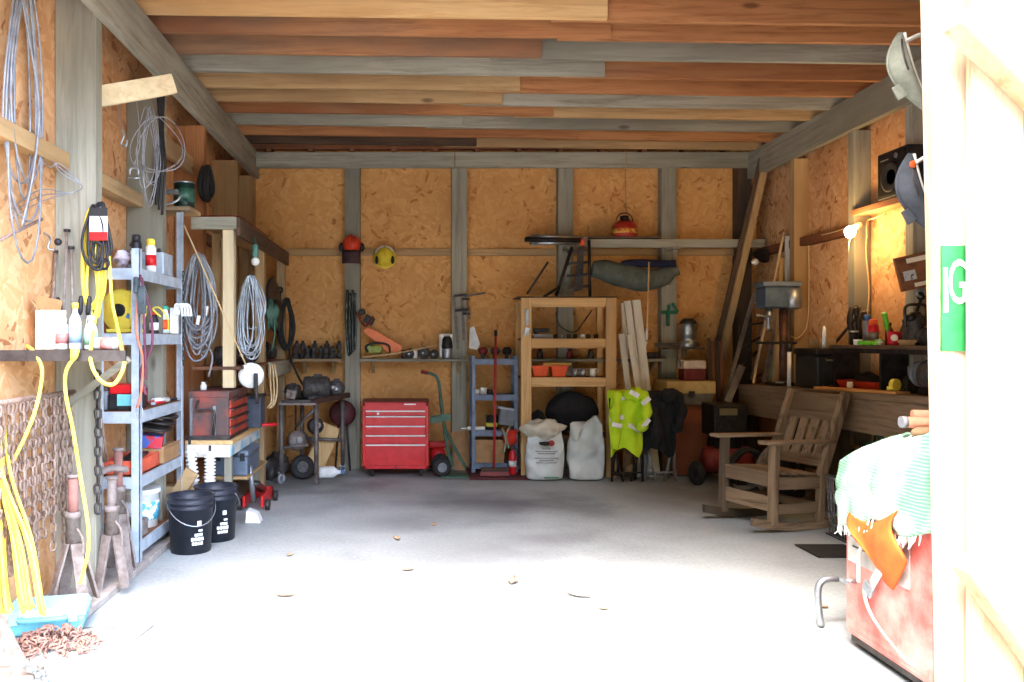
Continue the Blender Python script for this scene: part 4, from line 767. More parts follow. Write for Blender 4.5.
for x in (x0 + .1, x1 - .08):
    for y in (y0 + .06, y1 - .06): part('caster', MB().cyl((x - .014, y, .04), .04, .028, (1, 0, 0)).box(x - .022, x + .022, y - .02, y + .02, .06, .088), BLK, t)
# green hand truck
t = thing('hand_truck', 'old green hand truck parked right of the red chest', 'hand truck', P(450, 470, 8.5)); pl = lambda x, y, Y=8.5: P(x, y, Y)
part('frame', MB().tube(curve([pl(422, 372), pl(432, 374), pl(438, 380), pl(441, 400), pl(446, 440), pl(452, 466)]), .016).tube(curve([pl(440, 396, 8.7), pl(446, 430, 8.6), pl(466, 468, 8.45)]), .016), GRN, t); part('grip', MB().rod(pl(421, 371.5), pl(428, 373), .02), DRED, t)
part('cross_plate', MB().obx(pl(441, 418), (.20, .03, .07), (0, -.12, 0)).obx(pl(435, 420, 8.46), (.10, .06, .06), (0, -.12, 0)), GRN, t, .004); part('toe_plate', MB().box(.32, .60, 8.36, 8.6, .004, .016), GRN, t)
for y in (8.44, 8.74):
    w_ = part('wheel', MB().torus((.325, y, .10), .07, .03, (.25, -1, 0), 26, 10), RUB, t); part('wheel_hub', MB().cyl((.325, y + .02, .10), .055, .04, (.25, -1, 0)), GREY, w_)
part('axle', MB().rod((.325, 8.44, .10), (.325, 8.74, .10), .012), DST, t)
t = thing('small_engine', 'small red engine on the floor between red chest and hand truck', 'engine', (.27, 8.85, 0)); part('base', MB().box(.18, .40, 8.78, 8.95, .005, .04), BLKM, t); part('housing', MB().lathe([(.08, 0), (.09, .02), (.08, .09), (.04, .11)], (.30, 8.92, .16), (0, -1, 0), 20), RED, t, label='red round engine housing'); part('tank', MB().box(.2, .4, 8.84, 8.94, .24, .31), RED, t, .02)
one('board_panel', MB().bar((.62, 8.90, .0), (.57, 8.93, .42), .26, .012, (0, 1, 0)), BRS, 'brown panel leaning on the wall behind the green hand truck', 'panel')
# blue grey steel shelf
t = thing('metal_shelf', 'narrow blue grey steel shelf against the back wall under the ledge end', 'shelving unit', (.9, 8.7, .03)); SB = pm('slate_blue_metal', (108, 120, 138), (84, 94, 110), .5, .3)
for x, dx in ((.635, 1), (1.122, -1)):
    for y, dy in ((8.55, 1), (8.85, -1)): part('post', angle_post(x, y, 1.235, dx, dy, .03, .042), SB, t)
SS = [.12, .46, .83, 1.20]
for z in SS: part('shelf', MB().box(.637, 1.12, 8.552, 8.848, z - .008, z).box(.637, 1.12, 8.548, 8.552, z - .055, z + .004).box(.637, 1.12, 8.848, 8.852, z - .055, z), SB, t)
one('floor_mat', MB().box(.60, 1.32, 8.25, 8.92, .002, .024), pm('dark_red_mat', (96, 44, 44), (72, 34, 36), .9), 'dark red flat board on the floor under the blue grey shelf', 'mat', bev=.004)
t = thing('paint_tin', 'black tin with yellow label on the blue grey shelf', 'tin', (.86, 8.65, .46)); part('body', MB().lathe([(.062, 0), (.065, .004), (.065, .15), (.058, .152)], (.86, 8.66, .461), n=22), BLK, t); part('label_band', MB().lathe([(.0655, .035), (.0655, .075)], (.86, 8.66, .461), n=22), pm('label_yellow', (232, 222, 90), None, .5), t)
t = thing('plastic_box', 'grey plastic box tilted on the blue grey shelf beside the tin', 'box', (1.07, 8.6, .46)); part('body', MB().obx((1.01, 8.67, .59), (.17, .12, .17), (.0, .15, .1)), GREY, t, .012); part('lid', MB().obx((.997, 8.67, .685), (.18, .13, .025), (.0, .15, .1)), pm('pale_grey', (176, 178, 182), None, .5), t, .006)
for i, (x, s) in enumerate(((.69, 'white roll of tape at the left of the third shelf'), (.77, 'white mug in the middle of the third shelf'), (.83, 'small black roll beside the mug on the third shelf'))):
    one(('tape_roll', 'mug', 'tape_roll')[i], MB().lathe([(.022, 0), (.036, .002), (.036, .05 + .02 * (i == 1)), (.03, .05 + .02 * (i == 1)), (.03, .02), (.022, .012)], (x, 8.64, .831), n=18), (WHT, WHT, BLK)[i], s + ' of the blue grey unit', ('tape', 'mug', 'tape')[i])
one('red_rag', MB().sheet(lambda u, v: (.96 + .14 * u + .01 * math.sin(9 * v), 8.545 - .04 * math.sin(PI * v) - .012 * math.sin(7 * u), .475 - .20 * v * (1 - .35 * abs(u - .5) * 2)), 12, 12, .006), pm('red_cloth', (216, 60, 42), (190, 46, 34), .9), 'bright red cloth hanging over the edge of the blue grey shelf', 'cloth')
t = thing('fire_extinguisher', 'small red extinguisher standing low at the right of the blue grey shelf', 'extinguisher', (1.2, 8.45, .025)); part('body', MB().lathe([(.036, 0), (.04, .01), (.04, .2), (.02, .24), (.014, .26)], (1.05, 8.46, .026), n=18), RED, t); part('valve', MB().obx((1.05, 8.46, .30), (.05, .03, .04)), BLK, t, .004); part('hose', MB().tube(curve([(1.07, 8.45, .30), (1.11, 8.44, .24), (1.095, 8.44, .12)]), .008), BLK, t); part('label_band', MB().lathe([(.0405, .08), (.0405, .14)], (1.05, 8.46, .026), n=18), WHT, t)
one('bag_handles', MB().tube(curve([P(502, 428, 8.45), P(506, 440, 8.44), P(504, 452, 8.44)]), .012).tube(curve([P(510, 426, 8.45), P(506, 436, 8.44), P(509, 448, 8.43)]), .01), pm('pale_green_strap', (140, 150, 120), None, .8), 'pale green straps dangling below the red cloth', 'strap')
one('carton', MB().box(.68, .98, 8.6, 8.8, .121, .36), BRS, 'brown carton on the lowest level of the blue grey shelf', 'box', bev=.003)
t = thing('caulk_tube', 'white caulk tube lying at the left of the blue grey shelf', 'tube', (.6, 8.6, .47)); part('body', MB().rod((.60, 8.58, .482), (.78, 8.6, .482), .02), WHT, t); part('nozzle', MB().lathe([(.01, 0), (.004, .07)], (.60, 8.58, .482), (-1, 0, 0), 8), WHT, t)
t = thing('push_broom', 'red poled broom leaning upright in front of the blue grey shelf', 'broom', P(494, 466, 8.4)); part('pole', MB().rod((.855, 8.40, .09), (.885, 8.53, 1.44), .013), pm('broom_red', (186, 52, 48), (160, 40, 38), .5), t); part('pole_tip', MB().rod((.885, 8.53, 1.44), (.887, 8.54, 1.50), .017), BLK, t); part('head', MB().box(.72, 1.0, 8.37, 8.43, .065, .1), dw('x'), t, .004); part('bristles', MB().hexa([(.71, 8.36, .025), (1.01, 8.36, .025), (1.01, 8.44, .025), (.71, 8.44, .025), (.72, 8.37, .065), (1.0, 8.37, .065), (1.0, 8.43, .065), (.72, 8.43, .065)]), DRED, t)
# pine shelf frame
x0, x1, y0, y1 = 1.13, 2.10, 8.4, 8.85
t = thing('pine_shelf', 'pine framed shelf standing in the middle of the back wall', 'shelving unit', (1.6, 8.6, 0))
for x in (x0, x1 - .105): part('post', MB().box(x, x + .105, y0, y0 + .04, 0, 1.83), pw('z'), t, .004); part('post', MB().box(x, x + .06, y1 - .04, y1, 0, 1.8), pw('z'), t, .004)
for z in (1.735, 1.32, .925): part('front_rail', MB().box(x0 + .106, x1 - .106, y0 + .002, y0 + .038, z, z + .095), pw('x'), t, .004)
for z in (1.395, 1.0): part('shelf', MB().box(x0 + .02, x1 - .02, y0 + .042, y1 - .042, z, z + .02), bw('x'), t)
part('top_board', MB().box(x0 - .03, x1 + .0, y0 + .02, y1, 1.832, 1.845), dw('x'), t); part('shelf', MB().box(x0 + .02, x1 - .02, y0 + .042, y1 - .042, .40, .42), bw('x'), t)
g = MB().obx(P(527, 323, 8.38), (.035, .012, .22)).cyl(P(527, 333, 8.37), .02, .03, (0, -1, 0)); t = thing('hanging_tool', 'chrome multi tool hung on the left post of the pine shelf', 'tool', P(527, 340, 8.38)); part('handle', MB().obx(P(527, 317, 8.385), (.035, .014, .16)), STEEL, t, .004); part('jaws', MB().obx(P(527, 331, 8.385), (.05, .018, .07), (0, .2, 0)).rod(P(524, 336, 8.38), P(531, 329, 8.38), .01), ALU, t, .004)
def bin_(x, label):
    t = thing('parts_bin', label, 'bin', (x, 8.55, 1.02)); part('bin', MB().hexa([(x - .065, 8.47, 1.021), (x + .065, 8.47, 1.021), (x + .065, 8.62, 1.021), (x - .065, 8.62, 1.021), (x - .085, 8.45, 1.13), (x + .085, 8.45, 1.13), (x + .085, 8.64, 1.13), (x - .085, 8.64, 1.13)]), ORG_, t, .006); part('rim', MB().box(x - .09, x + .09, 8.445, 8.455, 1.125, 1.138), ORG_, t); return t
bin_(1.335, 'left orange plastic bin on the pine shelf'); bin_(1.53, 'right orange plastic bin on the pine shelf')
one('spirit_level', MB().box(1.37, 1.66, 8.50, 8.53, 1.139, 1.165), pm('level_yellow', (200, 160, 70), (180, 140, 60), .5), 'short yellow level lying across the orange bins', 'level')
for i, (x, m, s) in enumerate(((1.70, STEEL, 'first steel cup right of the orange bins'), (1.78, STEEL, 'second steel cup right of the orange bins'), (1.88, WHT, 'white mug at the right end of the pine shelf'))):
    t = thing('mug', s, 'cup', (x, 8.5, 1.02)); part('body', MB().lathe([(.022, 0), (.03, .003), (.032, .085), (.028, .085), (.026, .01)], (x, 8.5, 1.021), n=16), m, t); part('handle', MB().torus((x + .036, 8.5, 1.085), .02, .005, (0, 1, 0), 16, 6), m, t)
t = thing('sander', 'grey and black power tool on the upper level of the pine shelf', 'sander', (1.35, 8.5, 1.415)); part('body', MB().box(1.26, 1.46, 8.46, 8.56, 1.416, 1.46), GREY, t, .01); part('handle', MB().box(1.27, 1.43, 8.47, 8.55, 1.478, 1.52).box(1.28, 1.32, 8.48, 8.54, 1.45, 1.49), BLK, t, .012)
for i in range(7): one('small_tin', MB().lathe([(.02, 0), (.024, .003), (.024, .04), (.012, .045)], (1.5 + .07 * i, 8.52 + .05 * (i % 2), 1.416), n=14), (BLKM, STEEL, DST, BLKM, WHT, DST, BLKM)[i], 'little tin in the row on the upper level of the pine shelf', 'tin', 'little tins on the pine shelf')
cord('extension_cord', [P(556, 312, 8.5), P(560, 326, 8.5), P(575, 332, 8.5), P(586, 318, 8.5), P(592, 310, 8.5), P(584, 322, 8.5)], .006, BLK, 'black cord looping under the top rail of the pine shelf')
one('duffel_bag', MB().ball((1.68, 8.62, .42 + .215), (.26, .13, .22), 26, 14, .2, 3, -.85), BLKC, 'big black bag stuffed in the lower bay of the pine shelf', 'bag')
one('tool_bag', MB().ball((1.33, 8.6, .42 + .13), (.075, .1, .12), 18, 12, .2, 6, -.85), BLKC, 'smaller dark bag left of the big black bag', 'bag')
# feed sacks
SK = pm('sack_white', (214, 218, 212), (196, 202, 198), .6, 0, 5)
def sack(c, w, h, label, seed, twist):
    c = V(c); mb = MB(); L = []; n = 28; m = 16
    for i in range(m + 1):
        v = i / m; z = h * v
        wx = w * (.92 + .12 * math.sin(PI * min(1, v * 1.15)) - (.10 * max(0, v - .62) / .38)); wy = .30 * w * (1.25 * (1 - v) ** .45 + .12) * (1 if v > .02 else .9)
        if v > .72: wx *= 1 + .10 * (v - .72) / .28
        for k in range(n):
            a = 2 * PI * k / n; ex = 2.6; cx, sy = math.cos(a), math.sin(a)
            x = math.copysign(abs(cx) ** (2 / ex), cx) * wx / 2; y = math.copysign(abs(sy) ** (2 / ex), sy) * wy / 1.5
            nz = NZ.noise(V((x * 5 + seed, y * 5, z * 5))) * .05 + NZ.noise(V((x * 14 + seed, y * 10, z * 12))) * .03 * (1 + v * 1.6)
            L.append(c + V((x * (1 + nz), y + nz * (1.2 if v > .1 else .3), max(.004, z + (nz * 1.6 if v > .8 else 0) + (.05 * twist * (x / w) if v > .7 else 0)))))
    mb.add(L, [(i * n + k, i * n + (k + 1) % n, (i + 1) * n + (k + 1) % n, (i + 1) * n + k) for i in range(m) for k in range(n)] + [tuple(reversed(range(n))), tuple(m * n + k for k in range(n))], True)
    t = thing('feed_sack', label, 'sack', c); b = part('bag', mb, SK, t, sub=1); return t, b
t, b = sack((1.345, 8.26, 0), .38, .58, 'left white feed sack with printed front and crumpled open top', 1, -.4)
part('top_fold', MB().ball((1.32, 8.22, .51), (.19, .10, .10), 24, 12, .5, 2), pm('sack_cream', (214, 208, 188), (190, 184, 164), .7), t)
pr = MB()
for k, (z, ww) in enumerate(((.36, .05), (.325, .09), (.30, .22), (.28, .17), (.235, .24), (.215, .14), (.19, .2))): pr.sheet(lambda u, v: (1.34 - ww / 2 + ww * u, 8.122 - .018 * (1 - abs(2 * u - 1)) - (.3 - z) * .12, z + .009 * v), 4, 1, .002)
part('print_lines', pr, pm('grey_print', (150, 154, 158), None, .7), t); part('emblem', MB().ball((1.39, 8.12, .385), (.032, .012, .03)), pm('emblem_red', (170, 60, 60), None, .7), t); part('emblem_foliage', MB().ball((1.33, 8.115, .385), (.055, .012, .018), jit=.6), BLKM, t); part('print_band', MB().sheet(lambda u, v: (1.31 + .14 * u, 8.06, .05 + .014 * v), 4, 1, .002), pm('print_green', (90, 150, 110), None, .7), t)
sack((1.76, 8.26, 0), .36, .59, 'right plain white feed sack with pinched top', 5, .5)
# ================================================================== back right corner and right wall
# long timber rail with pipes across the back
t = thing('storage_rail', 'long grey timber rail with dark top carried across the rear right of the back wall', 'rail', (2.7, 8.75, 2.38))
part('rail', MB().box(1.76, 3.79, 8.80, 8.84, 2.385, 2.475), gw('x'), t, .003); part('top_board', MB().box(1.24, 2.64, 8.72, 8.955, 2.478, 2.495), dw('x'), t)
for x in (1.69, 2.81): part('bracket', MB().box(x - .04, x + .04, 8.70, 8.958, 2.36, 2.384).bar((x, 8.95, 2.0), (x, 8.74, 2.36), .04, .03), gw('y'), t)
for i, (a, b, r, s) in enumerate(((P(531, 236, 8.64), P(583, 238, 8.66), .022, 'upper bright pipe end on the storage rail'), (P(530, 243, 8.64), P(578, 242.5, 8.66), .022, 'lower grey pipe end on the storage rail'), (P(525, 239.5, 8.58), P(580, 240, 8.59), .026, 'dark pipe between the bright pipe ends on the storage rail'))):
    one('steel_pipe', MB().tube([a, b], r, 12), (ALU, STEEL, BLKM)[i], s, 'pipe', 'pipes on the storage rail')
for i, (a, b, r, s) in enumerate((((572, 247), (556, 296), .018, 'black rod slanting under the pipe ends above the pine shelf'), ((548, 262), (527, 294), .012, 'thin brown rod slanting left above the pine shelf'), ((589, 240), (590, 297), .016, 'black vertical rod above the right of the pine shelf'), ((558, 288), (540, 299), .014, 'short dark rod low above the pine shelf'))):
    one('iron_rod', MB().tube([P(*a, 8.60 - .03 * i), P(*b, 8.60 - .03 * i)], r, 8), BLKM if i != 1 else DST, s, 'rod')
t = thing('jig_frame', 'dark iron jig hanging from the storage rail in front of the third post', 'jig', P(575, 290, 8.8)); part('plate', MB().prism([P(x, y, 8.73) for x, y in ((579, 246), (584, 246), (583, 290), (574, 292))], (0, .02, 0)), DST, t)
for k in range(4): part('arm', MB().bar(P(567, 252 + 12 * k, 8.71), P(590, 250 + 12 * k, 8.71), .02, .03), DST, t)
t = thing('pulley_block', 'orange and pale pulley block on the storage rail', 'pulley', P(583, 246, 8.70)); part('wheel', MB().cyl(P(580, 242, 8.68), .045, .05, (1, -.3, 0)), ORG_, t); part('cheek', MB().obx(P(585, 241, 8.66), (.05, .05, .09)), DUSTY, t, .006)
# canvas roll, blue roll
pts = [P(x, y, 8.59) for x, y in ((592, 268), (605, 271), (620, 275), (640, 279), (655, 279), (668, 274), (678, 271))]
one('canvas_roll', MB().tube(curve(pts, 5), [.05 + .075 * math.sin(PI * min(1, (i + 3) / 30)) ** .8 for i in range(31)], 16).wob(.02, 7), GRYC, 'sagging grey green canvas roll slung under the storage rail', 'canvas')
one('cloth_roll', MB().tube(curve([P(x, y, 8.57) for x, y in ((622, 264), (635, 263), (655, 264), (675, 264))], 5), .04, 12).wob(.01, 9), NAVY, 'dark blue cloth roll lying above the canvas roll', 'cloth')
t = thing('hanging_rod', 'thin pale rod hanging vertically past the canvas roll', 'rod', P(648, 330, 8.6)); part('shaft', MB().rod(P(649, 262, 8.42), P(647, 330, 8.42), .008), ROPE, t); part('ferrule', MB().rod(P(647, 328, 8.42), P(646.5, 340, 8.42), .012), WHT, t)
t = thing('fuel_can', 'round red fuel can with yellow label standing on the storage rail', 'can', (2.3, 8.82, 2.495)); c = V((2.29, 8.82, 2.496))
part('body', MB().lathe([(.125, 0), (.13, .01), (.13, .11), (.11, .15), (.05, .18)], c, n=26), pm('can_red', (180, 50, 34), (150, 38, 28), .4), t); part('label_band', MB().lathe([(.1306, .035), (.1306, .085)], c, n=26), pm('can_yellow', (226, 176, 70), (206, 90, 50), .5, 0, 20, lo=.5, hi=.55), t)
part('cap', MB().cyl(c + V((0, 0, .178)), .045, .05), BLKM, t); part('handle', MB().torus(c + V((0, 0, .17)), .09, .007, (0, 1, 0), 18, 8, 0, PI), DST, t)
cord('rope_line', [P(626, 150, 8.7), P(625.5, 180, 8.74), P(627, 213, 8.78)], .006, BRS, 'thin cord hanging from the rafters to the red fuel can', 'cord')
# boards leaning behind the chairs
WPT = wood('white_board', (232, 230, 216), (212, 208, 192), 'z', knots=False)
for i, (a, b, Y, w_, s) in enumerate((((627, 301), (650, 474), 8.62, .07, 'tallest white board'), ((636, 300), (656, 474), 8.68, .09, 'wide white board beside the tallest'), ((621, 334), (640, 474), 8.54, .06, 'front left short white board'), ((629, 335), (652, 474), 8.48, .05, 'second short white board'), ((623, 303), (632, 474), 8.76, .05, 'narrow white board at the back'))):
    q = P(*b, Y - .13); q.z = .005; one('white_board', MB().bar(q, P(*a, Y + .12), w_, .025, (0, 1, 0)), WPT, s + ' leaning right of the pine shelf', 'board', 'white boards leaning on the back wall', .002)
# jacket and chairs
HV = pm('hi_vis_fabric', (206, 240, 44), (190, 226, 30), .8, 0, 6); REFL = pm('reflective_tape', (246, 246, 240), (226, 226, 220), .4)
def folding_chair(c, label, pale):
    c = V(c); t = thing('folding_chair', label, 'chair', c, 'folding chairs'); m = GREY if pale else BLKM
    for s in (-1, 1):
        x = c.x + .15 * s
        part('leg', MB().tube([(x, c.y - .03, .012), (x - .01 * s, c.y + .02, .45), (x - .02 * s, c.y + .06, .84)], .012), m, t); part('leg', MB().tube([(x - .035 * s, c.y + .11, .012), (x - .05 * s, c.y - .01, .50)], .012), m, t); part('leg', MB().tube([(x - .11 * s, c.y - .02, .012), (x - .02 * s, c.y + .005, .36)], .011), STEEL if pale else m, t)
    part('seat', MB().obx((c.x, c.y + .055, .52), (.22, .025, .34), (-.1, 0, 0)), BLKC, t, .008); part('backrest', MB().obx((c.x, c.y + .06, .76), (.32, .02, .13), (-.1, 0, 0)), BLKC, t, .006); part('stretcher', MB().rod((c.x - .15, c.y - .025, .10), (c.x + .15, c.y - .025, .10), .009), m, t); part('stretcher', MB().rod((c.x - .13, c.y + .10, .06), (c.x + .13, c.y + .10, .06), .009), m, t)
    return t
folding_chair((2.13, 8.12, 0), 'dark folding chair under the bright yellow green jacket', False); folding_chair((2.46, 8.14, 0), 'folding chair under the black coat', True)
def coat(c, m, name, label, seed):
    c = V(c); t = thing(name, label, 'jacket', c)
    def body(u, v):     # thrown over the chair back: front panel, over the top, back panel
        k = v * 1.75; x = (u - .5) * (.30 + .05 * math.sin(PI * v)) + .014 * math.sin(5 * v + seed) - .07 * max(0, 1 - k)
        n = NZ.noise(V((u * 4 + seed, v * 5, 0))) * .035
        if k < 1: return c + V((x + n * .5, -.065 - .045 * (1 - k) - n - .03 * math.sin(u * 9 + seed) * (1 - k), -.58 * (1 - k) - .05 * math.sin(u * 6 + seed) * (1 - k)))
        if k < 1.15: a = (k - 1) / .15 * PI; return c + V((x, .015 - .08 * math.cos(a), .03 * math.sin(a)))
        return c + V((x, .10 + abs(n), -.6 * (k - 1.15)))
    part('body', MB().sheet(body, 22, 40, .008), m, t, sub=1)
    def slv(s, px, dz): return MB().tube(curve([c + V((.12 * s, -.05, -.0)), c + V((.15 * s, -.12, -.12)), c + V((px, -.15, -.28)), c + V((px * .8 - .03, -.14, dz))]), [.05 + .012 * math.sin(i) for i in range(19)], 12).wob(.012, 11, seed)
    part('sleeve', slv(-1, -.16 if seed == 2 else -.09, -.54), m, t, sub=1); part('sleeve', slv(1, .12, -.36), m, t, sub=1)
    part('hood', MB().ball(c + V((.04, -.10, -.01)), (.10, .05, .07), 18, 12, .35, seed), m, t)
    return t, body, c
t, body, c = coat((2.15, 8.15, .88), HV, 'safety_jacket', 'bright yellow green safety jacket with reflective bands thrown over a folding chair', 2)
for (u0, u1, v0, v1) in ((.05, .42, .30, .345), (.55, .95, .22, .27), (.1, .4, .50, .54)):
    def band(u, v, u0=u0, u1=u1, v0=v0, v1=v1): p = V(body(u0 + (u1 - u0) * u, v0 + (v1 - v0) * v)); return p + V((0, -.02, .0))
    part('reflective_band', MB().sheet(band, 10, 2, .004), REFL, t)
for p, a in ((c + V((-.16, -.205, -.3)), .2), (c + V((.12, -.205, -.28)), -.9), (c + V((.02, -.16, .0)), .5), (c + V((.13, -.17, -.07)), -.7)): part('reflective_band', MB().obx(p, (.10, .012, .045), (0, a, 0)), REFL, t, .004)
coat((2.50, 8.19, .87), BLKC, 'coat', 'black coat thrown over the folding chair beside the yellow green jacket', 9)
one('work_boot', MB().ball((2.22, 8.36, .08), (.055, .10, .08), 14, 10, .2, 2, -.9).lathe([(.06, 0), (.055, .12), (.06, .22)], (2.22, 8.40, .08), n=14), pm('tan_leather', (150, 118, 86), (116, 88, 62), .8), 'tan boot standing under the yellow green jacket', 'boot')
# brown cabinet and boxes
t = thing('brown_cabinet', 'tall plain brown cabinet standing right of the black coat', 'cabinet', (2.85, 8.6, 0)); CB = pm('brown_laminate', (150, 82, 46), (132, 70, 40), .5, 0, 4)
part('body', MB().box(2.70, 3.05, 8.48, 8.85, .01, .74), CB, t, .004); part('side_panel', MB().box(2.60, 2.699, 8.50, 8.85, .005, .74), BW and dw('z'), t, .003); part('plinth', MB().box(2.71, 3.04, 8.5, 8.84, 0, .01), DST, t)
t = thing('storage_case', 'tan lidded case with grey base on top of the brown cabinet', 'case', (2.86, 8.55, .74)); part('base', MB().hexa([(2.64, 8.42, .741), (3.07, 8.42, .741), (3.07, 8.85, .741), (2.64, 8.85, .741), (2.62, 8.4, .85), (3.10, 8.4, .85), (3.10, 8.87, .85), (2.62, 8.87, .85)]), pm('case_grey', (122, 116, 104), (104, 98, 88), .6), t, .006); part('lid', MB().box(2.61, 3.11, 8.39, 8.88, .851, .98), pm('case_tan', (206, 178, 116), (186, 158, 100), .6), t, .012); part('latch', MB().box(2.83, 2.89, 8.38, 8.392, .82, .88), DST, t)
t = thing('small_cooler', 'small dark red cooler with pale lid on the tan case', 'cooler', (2.94, 8.6, .98)); part('body', MB().box(2.83, 3.05, 8.52, 8.72, .981, 1.10), pm('cooler_red', (116, 40, 40), (94, 34, 34), .5), t, .01); part('lid', MB().box(2.82, 3.06, 8.51, 8.73, 1.10, 1.19), pm('cooler_lid', (214, 194, 170), (190, 170, 146), .5), t, .02); part('handle', MB().tube([(2.82, 8.6, 1.12), (2.80, 8.6, 1.22), (2.83, 8.6, 1.36)], .008), GREY, t)
t = thing('wall_ledge', 'short dark ledge on the fourth back post behind the cooler', 'shelf', (2.9, 8.9, 1.17)); part('board', MB().box(2.73, 3.12, 8.74, 8.955, 1.30, 1.32), dw('x'), t); part('bracket', MB().prism([(2.95, 8.955, 1.3), (2.95, 8.955, 1.18), (2.95, 8.80, 1.3)], (.03, 0, 0)), tw('z'), t)
t = thing('metal_lantern', 'shiny metal lantern on the short ledge by the fourth post', 'lantern', (2.95, 8.84, 1.32)); c = V((2.98, 8.85, 1.321)); part('body', MB().lathe([(.085, 0), (.09, .01), (.09, .06), (.06, .09), (.075, .1), (.08, .18), (.07, .24), (.085, .25), (.06, .29)], c, n=22), STEEL, t); part('cap', MB().lathe([(.085, .25), (.09, .27), (.05, .31)], c, n=22), DST, t)
t = thing('chainsaw', 'dark saw with white grip on the ledge left of the metal lantern', 'chainsaw', (2.62, 8.85, 1.2)); part('body', MB().box(2.45, 2.66, 8.78, 8.9, 1.201, 1.27), BLKM, t, .02); part('bar', MB().box(2.62, 2.9, 8.82, 8.83, 1.33, 1.37), DST, t); part('grip', MB().obx((2.50, 8.84, 1.33), (.05, .04, .12), (0, .3, 0)), WHT, t, .01)
t = thing('green_strap', 'dark green strap tied round the fourth back post', 'strap', P(671, 322, 8.93)); mb = MB()
part('band', MB().box(2.72, 2.90, 8.935, 8.955, 1.68, 1.72), pm('strap_green', (44, 110, 84), (34, 84, 64), .8), t); part('tail', MB().bar(P(669, 305, 8.925), P(668, 326, 8.925), .035, .008, (0, 1, 0)).bar(P(672, 303, 8.92), P(678, 312, 8.92), .03, .008, (0, 1, 0)), pm('strap_green', 0), t)
# long planks and slats
for i, (a, b, Y, s) in enumerate((((766, 143), (700, 420), 8.72, 'left one of the two long planks leaning from floor to roof beam'), ((771, 140), (707, 420), 8.66, 'right one of the two long planks leaning from floor to roof beam'))):
    p, q = P(*a, Y - .1), P(*b, Y + .24); d = (q - p); q = p + d * ((p.z - .01) / -d.z); q.y = min(q.y, 9.03); one('long_plank', MB().bar(q, p, .07, .035, (0, 1, 0)), dw('z') if i == 0 else tw('z'), s, 'plank', 'long leaning planks', .003)
for i in range(4):
    one('narrow_board', MB().bar(V((3.14 + .045 * i, 8.62, .01)), P(708.5 + 4 * i, 338 + (i % 2) * 3, 8.68), .036, .018, (0, 1, 0)), bw('z') if i % 2 else dw('z'), ('leftmost', 'second', 'third', 'rightmost')[i] + ' dark brown slat leaning behind the cooler', 'slat', 'brown slats', .002)
# aluminium ladder and profiles
t = thing('ladder', 'thin aluminium folding ladder leaning in the back right corner', 'ladder', P(735, 402, 8.3)); ra = (P(757, 284, 8.75), P(716, 430, 8.46)); rb = (P(770, 300, 8.8), P(752, 380, 8.55))
for k, (p, q) in enumerate((ra, rb)):
    d = q - p; q2 = p + d * ((p.z - .02) / -d.z) if k == 0 else q; part('rail', MB().bar(q2, p, .035, .03, (0, 1, 0)), ALU, t)
for k in range(4):
    f_ = .12 + .17 * k; part('rung', MB().rod(ra[0].lerp(ra[1], f_), rb[0].lerp(rb[1], f_), .011), DST if k else ALU, t)
for i, (a, b, Y, w_, m, s) in enumerate((((742, 366), (727, 402), 8.25, .07, ALU, 'short wide aluminium profile leaning at the bench end'), ((778, 318), (764, 382), 8.2, .04, ALU, 'narrow aluminium profile behind the drill press'), ((781, 300), (770, 384), 8.25, .05, pm('pale_green_board', (170, 176, 150), None, .7), 'pale greenish board behind the drill press'), ((790, 236), (789, 384), 8.05, .09, WPT, 'tall white plank standing in the back right corner'), ((784, 232), (770, 300), 8.12, .018, ROPE, 'thin yellow pole leaning in the back right corner'), ((782, 258), (775, 384), 8.12, .05, pw('z'), 'pale timber strip beside the tall white plank'), ((786, 256), (781, 384), 8.16, .04, tw('z'), 'dull timber strip beside the tall white plank'))):
    p, q = P(*a, Y + .1), P(*b, Y); d = q - p; q = p + d * ((p.z - .985) / -d.z)
    if s[:5] == 'short': q = P(*b, Y)
    one('leaning_profile', MB().bar(q, p, w_, min(w_, .025), (0, 1, 0)), m, s, 'board')
# drill press
t = thing('drill_press', 'blue grey bench drill press at the rear end of the right workbench', 'drill press', (3.5, 7.95, .96)); BGP = pm('press_blue', (82, 102, 120), (64, 80, 96), .5, .2)
part('head', MB().box(3.32, 3.65, 7.72, 7.95, 1.70, 1.90), BGP, t, .02); part('belt_cover', MB().box(3.30, 3.66, 7.70, 7.97, 1.90, 1.95), pm('press_grey', (110, 122, 132), (92, 102, 112), .5), t, .015); part('motor', MB().lathe([(.05, 0), (.075, .02), (.075, .18), (.05, .2)], (3.60, 7.76, 1.69), n=18), STEEL, t)
part('column', MB().rod((3.56, 7.87, .97), (3.56, 7.87, 1.72), .04), pm('column_brown', (110, 72, 56), (80, 54, 44), .5, .4), t); part('base', MB().box(3.42, 3.66, 7.68, 7.98, .973, .995), BLKM, t, .006); part('work_table', MB().box(3.34, 3.62, 7.72, 7.98, 1.36, 1.385), BLKM, t, .004); part('quill', MB().lathe([(.035, 0), (.035, .1), (.022, .12), (.022, .18), (.008, .22)], (3.40, 7.83, 1.7), (0, 0, -1), 16), STEEL, t)
part('feed_handle', MB().rod((3.40, 7.80, 1.62), (3.26, 7.72, 1.63), .008).ball((3.25, 7.72, 1.63), .015), STEEL, t)
t = thing('clamp_lamp', 'dark clamp lamp with white bulb hung above the drill press', 'lamp', P(762, 262, 8.6)); part('shade', MB().lathe([(.03, 0), (.05, .03), (.09, .10)], P(766, 250, 8.62), (-.7, -.3, -.8), 20), BLKM, t); part('bulb', MB().ball(P(755, 262, 8.5), .035), WHT, t); part('arm', MB().tube(curve([P(766, 250, 8.64), P(778, 244, 8.75), P(786, 250, 8.9)]), .012), BLKM, t)
